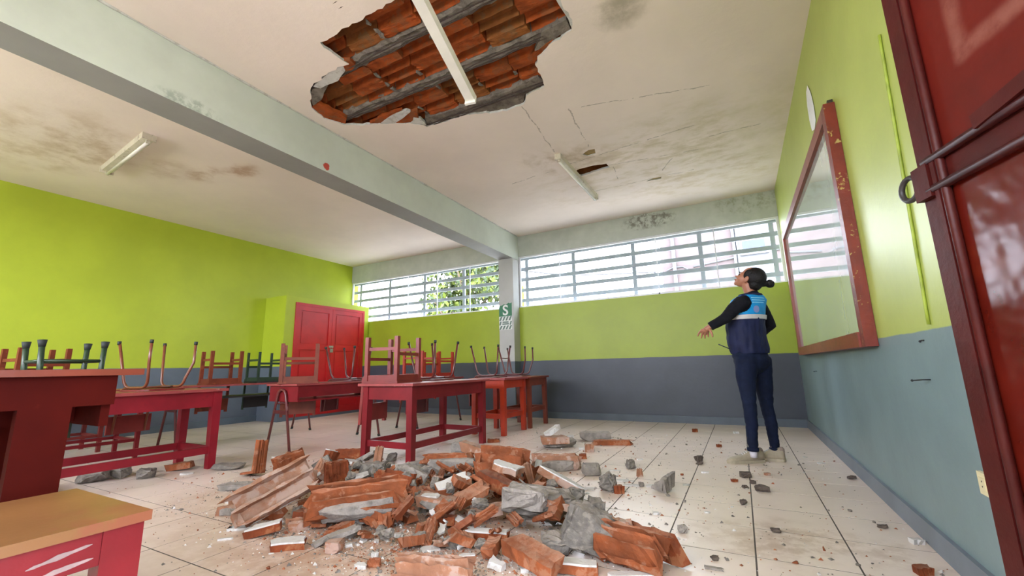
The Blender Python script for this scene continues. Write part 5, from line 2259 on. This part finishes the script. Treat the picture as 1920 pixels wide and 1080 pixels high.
# joints
SHL, ELL, WRL = aty(1388, 565, 4.10), aty(1361, 596, 4.04), aty(1331, 613, 4.02)
SHR, ELR, WRR = aty(1419, 566, 4.41), aty(1444, 611, 4.50), aty(1415, 632, 4.53)
HIL, KNL, CAL, ANL = aty(1399, 676, 4.17), aty(1405, 757, 4.155), aty(1409, 790, 4.16), aty(1412, 844, 4.195)
HIR, KNR, CAR, ANR = aty(1425, 676, 4.33), aty(1438, 762, 4.36), aty(1446, 795, 4.37), aty(1454, 844, 4.385)
THL, THR = aty(1399, 712, 4.16), aty(1431, 715, 4.345)
PEL = aty(1409, 674, 4.255)
HC = aty(1405, 522, 4.25)
hp = R(38)
HH = R(16)
F0 = Vector((-math.cos(HH), math.sin(HH), 0))
hl = Vector((-F0.y, F0.x, 0))
hf = F0*math.cos(hp)+UP*math.sin(hp)
hu = -F0*math.sin(hp)+UP*math.cos(hp)
HM = Matrix(((hf.x, hl.x, hu.x, 0), (hf.y, hl.y, hu.y, 0), (hf.z, hl.z, hu.z, 0), (0, 0, 0, 1)))


def hpnt(a, b_, c):
    return HC+hf*a+hl*b_+hu*c


HS = .97


def hell(m, c, r_, seg=20, rg=14):
    m.sphere(hpnt(*[x*HS for x in c]), [x*HS for x in r_], seg, rg, HM)


m = MB()
# torso, arms, legs under the clothes
m.loft([ering(c, max(.03, fd-.032), max(.03, sw_-.034)) for c, fd, sw_ in tor])
m.sphere(PEL, (.10, .15, .10), 20, 14, Matrix.Rotation(math.atan2(F.y, F.x), 4, 'Z'))
m.tube([aty(1405, 568, 4.2), SHL, (SHL+ELL)/2, ELL, (ELL+WRL)/2, WRL], .04, 12, radii=[.038, .038, .036, .032, .029, .024])
m.tube([aty(1408, 568, 4.33), SHR, (SHR+ELR)/2, ELR, (ELR+WRR)/2, WRR], .04, 12, radii=[.038, .038, .036, .032, .029, .024])
m.tube([PEL, HIL, THL, KNL, CAL, ANL, Vector((ANL.x, ANL.y, .06))], .05, 14, radii=[.06, .062, .052, .038, .034, .026, .026])
m.tube([PEL, HIR, THR, KNR, CAR, ANR, Vector((ANR.x, ANR.y, .06))], .05, 14, radii=[.06, .062, .050, .036, .033, .026, .026])
# neck and head
NB = aty(1411, 558, YB)
m.tube([NB, (NB+hpnt(-.02, 0, -.06))/2, hpnt(-.015, 0, -.05)], .05, 16, radii=[.058, .050, .052])
hell(m, (-.012, 0, .022), (.092, .072, .088))
hell(m, (.036, 0, -.030), (.056, .058, .076))
hell(m, (.052, 0, -.082), (.034, .036, .028))
hell(m, (.072, 0, -.094), (.020, .022, .018))
hell(m, (.088, 0, -.020), (.014, .010, .026))
hell(m, (.104, 0, -.037), (.014, .013, .011))
hell(m, (.088, 0, -.062), (.016, .024, .007))
hell(m, (.086, 0, -.073), (.015, .022, .007))
hell(m, (.076, 0, .010), (.016, .046, .012))
for s_ in (-1, 1):
    hell(m, (.060, s_*.038, -.036), (.028, .022, .026))
    hell(m, (-.004, s_*.071, -.018), (.019, .010, .031))


def hand(m, wr, palm, knuckles, mids, tips, thumb):
    m.tube([wr, wr.lerp(palm, .5), palm], .02, 12, radii=[.024, .024, .026])
    for k in knuckles:
        m.tube([wr.lerp(palm, .6), palm.lerp(k, .6), k], .012, 10, radii=[.016, .014, .0115])
    for k, md_, t in zip(knuckles, mids, tips):
        m.tube([k.lerp(palm, .3), k, md_, t], .009, 10, radii=[.0105, .0098, .0088, .0068])
        m.sphere(t, .0068, 8, 6)
    m.tube([wr.lerp(palm, .45)]+thumb, .01, 10, radii=[.014]+[.0115, .0098, .0075])
    m.sphere(thumb[-1], .0075, 8, 6)


kn = [aty(1315, 619.5, 4.035), aty(1319, 621.5, 4.04), aty(1323.5, 622.5, 4.045), aty(1327.5, 622, 4.05)]
md_ = [aty(1310.5, 624.5, 4.06), aty(1316, 627.5, 4.07), aty(1321.5, 628.5, 4.075), aty(1327.5, 627, 4.075)]
tp = [aty(1308.5, 630, 4.07), aty(1315, 634, 4.08), aty(1321.5, 634, 4.085), aty(1328, 631.5, 4.08)]
hand(m, WRL, aty(1324, 618, 4.03), kn, md_, tp, [aty(1332, 620, 3.99), aty(1335, 626, 3.985), aty(1336, 631, 3.985)])
pr0 = WRR+F*.055+Vector((0, 0, -.02))
kn = [pr0+F*.03+UP*(.024-.016*k) for k in range(4)]
md_ = [k+F*.022-LF*(-.022) for k in kn]
tp = [k+LF*.025-F*.008 for k in md_]
hand(m, WRR, pr0, kn, md_, tp, [pr0+UP*.03, pr0+UP*.035+F*.02, pr0+UP*.032+F*.04])
me = remesh(m, 'person', .0048, 2)
person = link('person', me, 'skin')
tag(person, 'woman in a blue vest and dark jeans looking up at the broken ceiling', 'person')


def child(name, me, mat, par=person):
    if isinstance(me, MB):
        me = me.mesh(name)
    return link(name, me, mat, par)


# face details
for s_ in (-1, 1):
    m = MB()
    hell(m, (.0855, s_*.028, -.010), (.006, .012, .0055), 12, 8)
    child('eye', m, 'hair')
    m = MB()
    m.tube([hpnt(.086, s_*.014, .008), hpnt(.088, s_*.028, .013), hpnt(.078, s_*.044, .008)], .003, 6, radii=[.003, .0035, .002])
    child('eyebrow', m, 'hair')
m = MB()
hell(m, (.1015, 0, -.0655), (.004, .018, .006), 12, 8)
lipm = pmat('lips', '8a4a44', .5, .05, 20)
o = child('lips', m, None)
o.data.materials.append(lipm)
# hair: cap, nape, bun
m = MB()
hell(m, (-.036, 0, .030), (.096, .080, .092), 28, 18)
hell(m, (-.070, 0, -.025), (.058, .064, .066), 24, 16)
hell(m, (-.062, 0, -.070), (.040, .048, .040), 24, 16)
for s_ in (-1, 1):
    hell(m, (.012, s_*.055, .030), (.035, .022, .05), 16, 10)
BUN = aty(1443.5, 532, 4.26)
m.tube([hpnt(-.1, 0, .0), BUN], .026, 12, radii=[.03, .022])
me = remesh(m, 'hair', .005, 3)
hair = child('hair', me, 'hair')
m = MB()
rr = random.Random(3)
m.sphere(BUN, (.030, .032, .032), 18, 12)
for k in range(3):
    ax = Euler((rr.uniform(0, 3), rr.uniform(0, 3), 0)).to_matrix()
    m.tube([BUN+ax @ Vector((math.cos(t)*.028, math.sin(t)*.028, .012*math.sin(2*t))) for t in [2*PI*i/16 for i in range(16)]], .009, 8, closed=True)
child('bun', remesh(m, 'bun', .004, 3), 'hair', hair)

# sweater (sleeves, collar)
m = MB()
m.loft([ering(c, fd-.006, sw_-.004) for c, fd, sw_ in tor[1:]])
m.tube([aty(1405, 572, 4.22), SHL+Vector((0, 0, -.012)), SHL.lerp(ELL, .5), ELL, ELL.lerp(WRL, .5), WRL.lerp(ELL, .12), WRL.lerp(ELL, .02)], .05, 16, radii=[.056, .060, .055, .049, .042, .039, .038])
m.tube([aty(1410, 572, 4.3), SHR+Vector((0, 0, -.012)), SHR.lerp(ELR, .5), ELR, ELR.lerp(WRR, .5), WRR.lerp(ELR, .02)], .05, 16, radii=[.062, .068, .060, .052, .044, .040])
NT_ = hpnt(-.03, 0, -.085)
m.tube([NB-Vector((0, 0, .02)), NB.lerp(NT_, .5)], .06, 18, radii=[.075, .064])
me = remesh(m, 'sweater', .008, 3)
ruffle(me, lambda c: .003*noise.noise(c*34)+.003*noise.noise(c*16))     # knitted wrinkles
child('sweater', me, 'sweater')

# vest: puffy lofted shell, blue yoke over navy body with a silver tape between
vt = [(c, fd+.010, sw_+.010) for c, fd, sw_ in tor]


def interp(z):
    for (c0, f0, s0), (c1, f1, s1) in zip(vt, vt[1:]):
        if c0.z >= z >= c1.z:
            t = (c0.z-z)/max(1e-6, c0.z-c1.z)
            return c0.lerp(c1, t), f0+(f1-f0)*t, s0+(s1-s0)*t
    return vt[-1] if z < vt[-1][0].z else vt[0]


def shell(z1, z0, n, grow=0, wr=.004, cut=None, arm=True):
    m = MB()
    rings = []
    nn = 150
    for i in range(n+1):
        z = z1+(z0-z1)*i/n
        c, fd, sw_ = interp(z)
        ring = []
        for q in ering(c, fd+grow, sw_+grow, nn):
            d = (q-c).normalized()
            q = q+d*(wr*noise.noise(q*11)+wr*.6*noise.noise(Vector((q.x*30, q.y*30, q.z*9))))
            ring.append(q)
        rings.append(ring)
    m.loft(rings, caps=False)
    bmesh.ops.remove_doubles(m.b, verts=m.b.verts[:], dist=1e-5)
    # armholes
    if arm:
        for f in m.b.faces[:]:
            q = f.calc_center_median()
            for S, rr_ in ((SHL, .066), (SHR, .066)):
                e = q-(S+Vector((0, 0, -.015)))
                e = Vector((e.dot(F), e.dot(LF)*.6, e.z*.8))
                if e.length < rr_:
                    m.b.faces.remove(f)
                    break
    return m


ZTAPE = aty(1412, 596, YB).z
m = shell(vt[1][0].z+.004, ZTAPE, 52)
# the front of the yoke is dark, the back sky blue
for f in m.b.faces:
    f.normal_update()
    q = f.calc_center_median()
    c, fd, sw_ = interp(q.z)
    if (q-c).dot(F) > .055:
        f.material_index = 1
vest = child('vest', m, ['blue', 'navy'])
vest['label'] = 'sky blue and navy work vest'
m = shell(ZTAPE, vt[-1][0].z-.012, 30, .002, .013, arm=False)
child('vest_skirt', m, 'navy', vest)
m = shell(ZTAPE+.018, ZTAPE-.018, 3, .010, .003)
for f in m.b.faces[:]:
    q = f.calc_center_median()
    c, fd, sw_ = interp(q.z)
child('reflective_tape', m, 'silver', vest)
m = MB()
c, fd, sw_ = vt[1]
m.tube([p+Vector((0, 0, .006)) for p in ering(c+Vector((0, 0, .002)), .072, .09, 24)], .014, 8, closed=True)
child('collar', m, 'navy', vest)
# printed marks on the vest's back (pale lines and a round emblem), laid on the cloth
bv = BVHTree.FromPolygons([v.co for v in vest.data.vertices], [p.vertices for p in vest.data.polygons])


def print_patch(u0, u1, z0, z1, mat, n=8, round_=False):
    """patch on the back: u = sideways metres towards the left side, z = height"""
    m = MB()
    grid = []
    cz = (z0+z1)/2
    c, fd, sw_ = interp(cz)
    for j in range(n+1):
        row = []
        for i in range(n+1):
            a, b_ = i/n*2-1, j/n*2-1
            if round_:
                a, b_ = a*math.sqrt(1-b_*b_/2), b_*math.sqrt(1-a*a/2)
            u = (u0+u1)/2+a*(u1-u0)/2
            z = cz+b_*(z1-z0)/2
            src = Vector((c.x, c.y, z))+LF*u-F*.4
            h_ = bv.ray_cast(src, F)
            row.append(m.b.verts.new((h_[0] if h_[0] else Vector((c.x, c.y, z))+LF*u-F*fd)-F*.0025))
        grid.append(row)
    for j in range(n):
        for i in range(n):
            m.b.faces.new((grid[j][i], grid[j][i+1], grid[j+1][i+1], grid[j+1][i]))
    child('vest_print', m, mat, vest)


zq = lambda y: aty(1425, y, YB).z
for k, (y, a, b_) in enumerate(((560, -.06, .09), (564.5, -.07, .085), (569, -.05, .08))):
    print_patch(a, b_, zq(y)-.004, zq(y)+.004, 'logo')
print_patch(.005, .065, zq(588), zq(575), 'logo_pink', 8, True)

# jeans
m = MB()
m.sphere(PEL+Vector((0, 0, -.01)), (.122, .165, .115), 24, 16, Matrix.Rotation(math.atan2(F.y, F.x), 4, 'Z'))
c0 = tor[-1][0]
m.loft([ering(c0+Vector((0, 0, .02)), .108, .155), ering(c0+Vector((0, 0, -.03)), .116, .162)])
m.tube([HIL+Vector((0, 0, .03)), HIL, THL, KNL+Vector((0, 0, .04)), KNL, CAL, CAL.lerp(ANL, .6), ANL], .06, 18, radii=[.085, .092, .077, .058, .053, .050, .041, .037])
m.tube([HIR+Vector((0, 0, .03)), HIR, THR, KNR+Vector((0, 0, .04)), KNR, CAR, CAR.lerp(ANR, .6), ANR], .06, 18, radii=[.085, .092, .075, .056, .051, .048, .040, .036])
me = remesh(m, 'jeans', .009, 4)
ruffle(me, lambda c: (.004 if c.z < .55 else .002)*noise.noise(Vector((c.x*18, c.y*18, c.z*40)))+.003*noise.noise(c*22))
child('jeans', me, 'jeans')
for A in (ANL, ANR):
    m = MB()
    m.tube([A+Vector((0, 0, .02)), A+Vector((0, 0, .012)), A+Vector((0, 0, -.006))], .045, 20, radii=[.044, .0465, .044])
    child('jeans_cuff', m, 'jeans')
    m = MB()
    m.tube([A+Vector((0, 0, .0)), Vector((A.x, A.y, .075)), Vector((A.x, A.y, .05))], .036, 16, radii=[.031, .028, .026])
    child('sock', m, 'sock')


# shoes
def shoe(heel, toe, side):
    ax = Vector((toe.x-heel.x, toe.y-heel.y, 0))
    L = ax.length
    ax.normalize()
    ay = Vector((-ax.y, ax.x, 0))
    org = Vector((heel.x, heel.y, 0))
    prof = [(0.0, .024, .095, 0), (.03, .036, .112, 0), (.12, .042, .114, 0), (.28, .044, .108, .002), (.40, .045, .096, .003), (.56, .045, .070, .003), (.72, .046, .054, .002), (.88, .039, .046, 0), (.96, .027, .038, 0), (1.0, .010, .026, 0)]
    m = MB()
    rings = []
    for s_, w_, h_, _ in prof:
        ring = []
        for k in range(16):
            t = PI*k/15
            y = math.cos(t)
            z = math.sin(t)
            ring.append(org+ax*(s_*L)+ay*(math.copysign(abs(y)**.6, y)*w_)+UP*(.016+max(0, z)**.6*(h_-.016)))
        rings.append(ring)
    m.loft(rings)
    me = m.mesh('shoe')
    sh = child('shoe', me, 'shoe')
    sh['label'] = 'worn off-white lace-up sneaker'
    m = MB()
    poly = [(s_*L*1.01-.002, w_+.004) for s_, w_, _, _ in prof]+[(s_*L*1.01-.002, -w_-.004) for s_, w_, _, _ in prof[::-1]]
    mt = Matrix(((ax.x, ay.x, 0, org.x), (ax.y, ay.y, 0, org.y), (0, 0, 1, 0), (0, 0, 0, 1)))
    m.prism(poly, .0, .024, mat=mt)
    m.bevel(.004, 2)
    child('sole', m, 'sole', sh)
    m = MB()
    rings = []
    for s_, w_, h_ in ((-.008, .024, .098), (.03, .0375, .116), (.11, .0435, .117)):
        ring = []
        for k in range(13):
            t = PI*(.22+.56*k/12)
            y = math.cos(t)
            ring.append(org+ax*(s_*L)+ay*(math.copysign(abs(y)**.6, y)*w_)+UP*(.016+math.sin(t)**.6*(h_-.016)))
        rings.append(ring)
    m.loft(rings, caps=False)
    child('heel_patch', m, 'shoe_grey', sh)
    for k in range(5):
        s_ = .34+.055*k
        h_ = .102-.008*k
        m = MB()
        c = org+ax*(s_*L)+UP*(h_-.001)
        m.tube([c-ay*.02-UP*.006, c-ay*.01+UP*.003, c+ay*.01+UP*.003+ax*.006, c+ay*.02-UP*.006+ax*.008], .0032, 6)
        child('lace', m, 'sock', sh)
    c = org+ax*(.32*L)+UP*.106
    m = MB()
    for s_ in (-1, 1):
        m.tube([c, c+ay*s_*.012+UP*.014, c+ay*s_*.024+UP*.01+ax*.008, c+ay*s_*.02-UP*.002+ax*.01], .003, 6)
    child('lace_bow', m, 'shoe_grey', sh)


hl_ = at(1431, 866)
tl_ = at(1365, 869)
shoe(hl_, tl_, 1)
hr_ = at(1473, 866)
shoe(hr_, hr_+Vector((-.245, .055, 0)), -1)
# vest cord at the hem
m = MB()
p0 = aty(1368, 654, 4.14)
m.tube([p0, aty(1353, 648, 4.13), aty(1347, 645.5, 4.13)], .004, 6)
child('vest_cord', m, 'navy', vest)
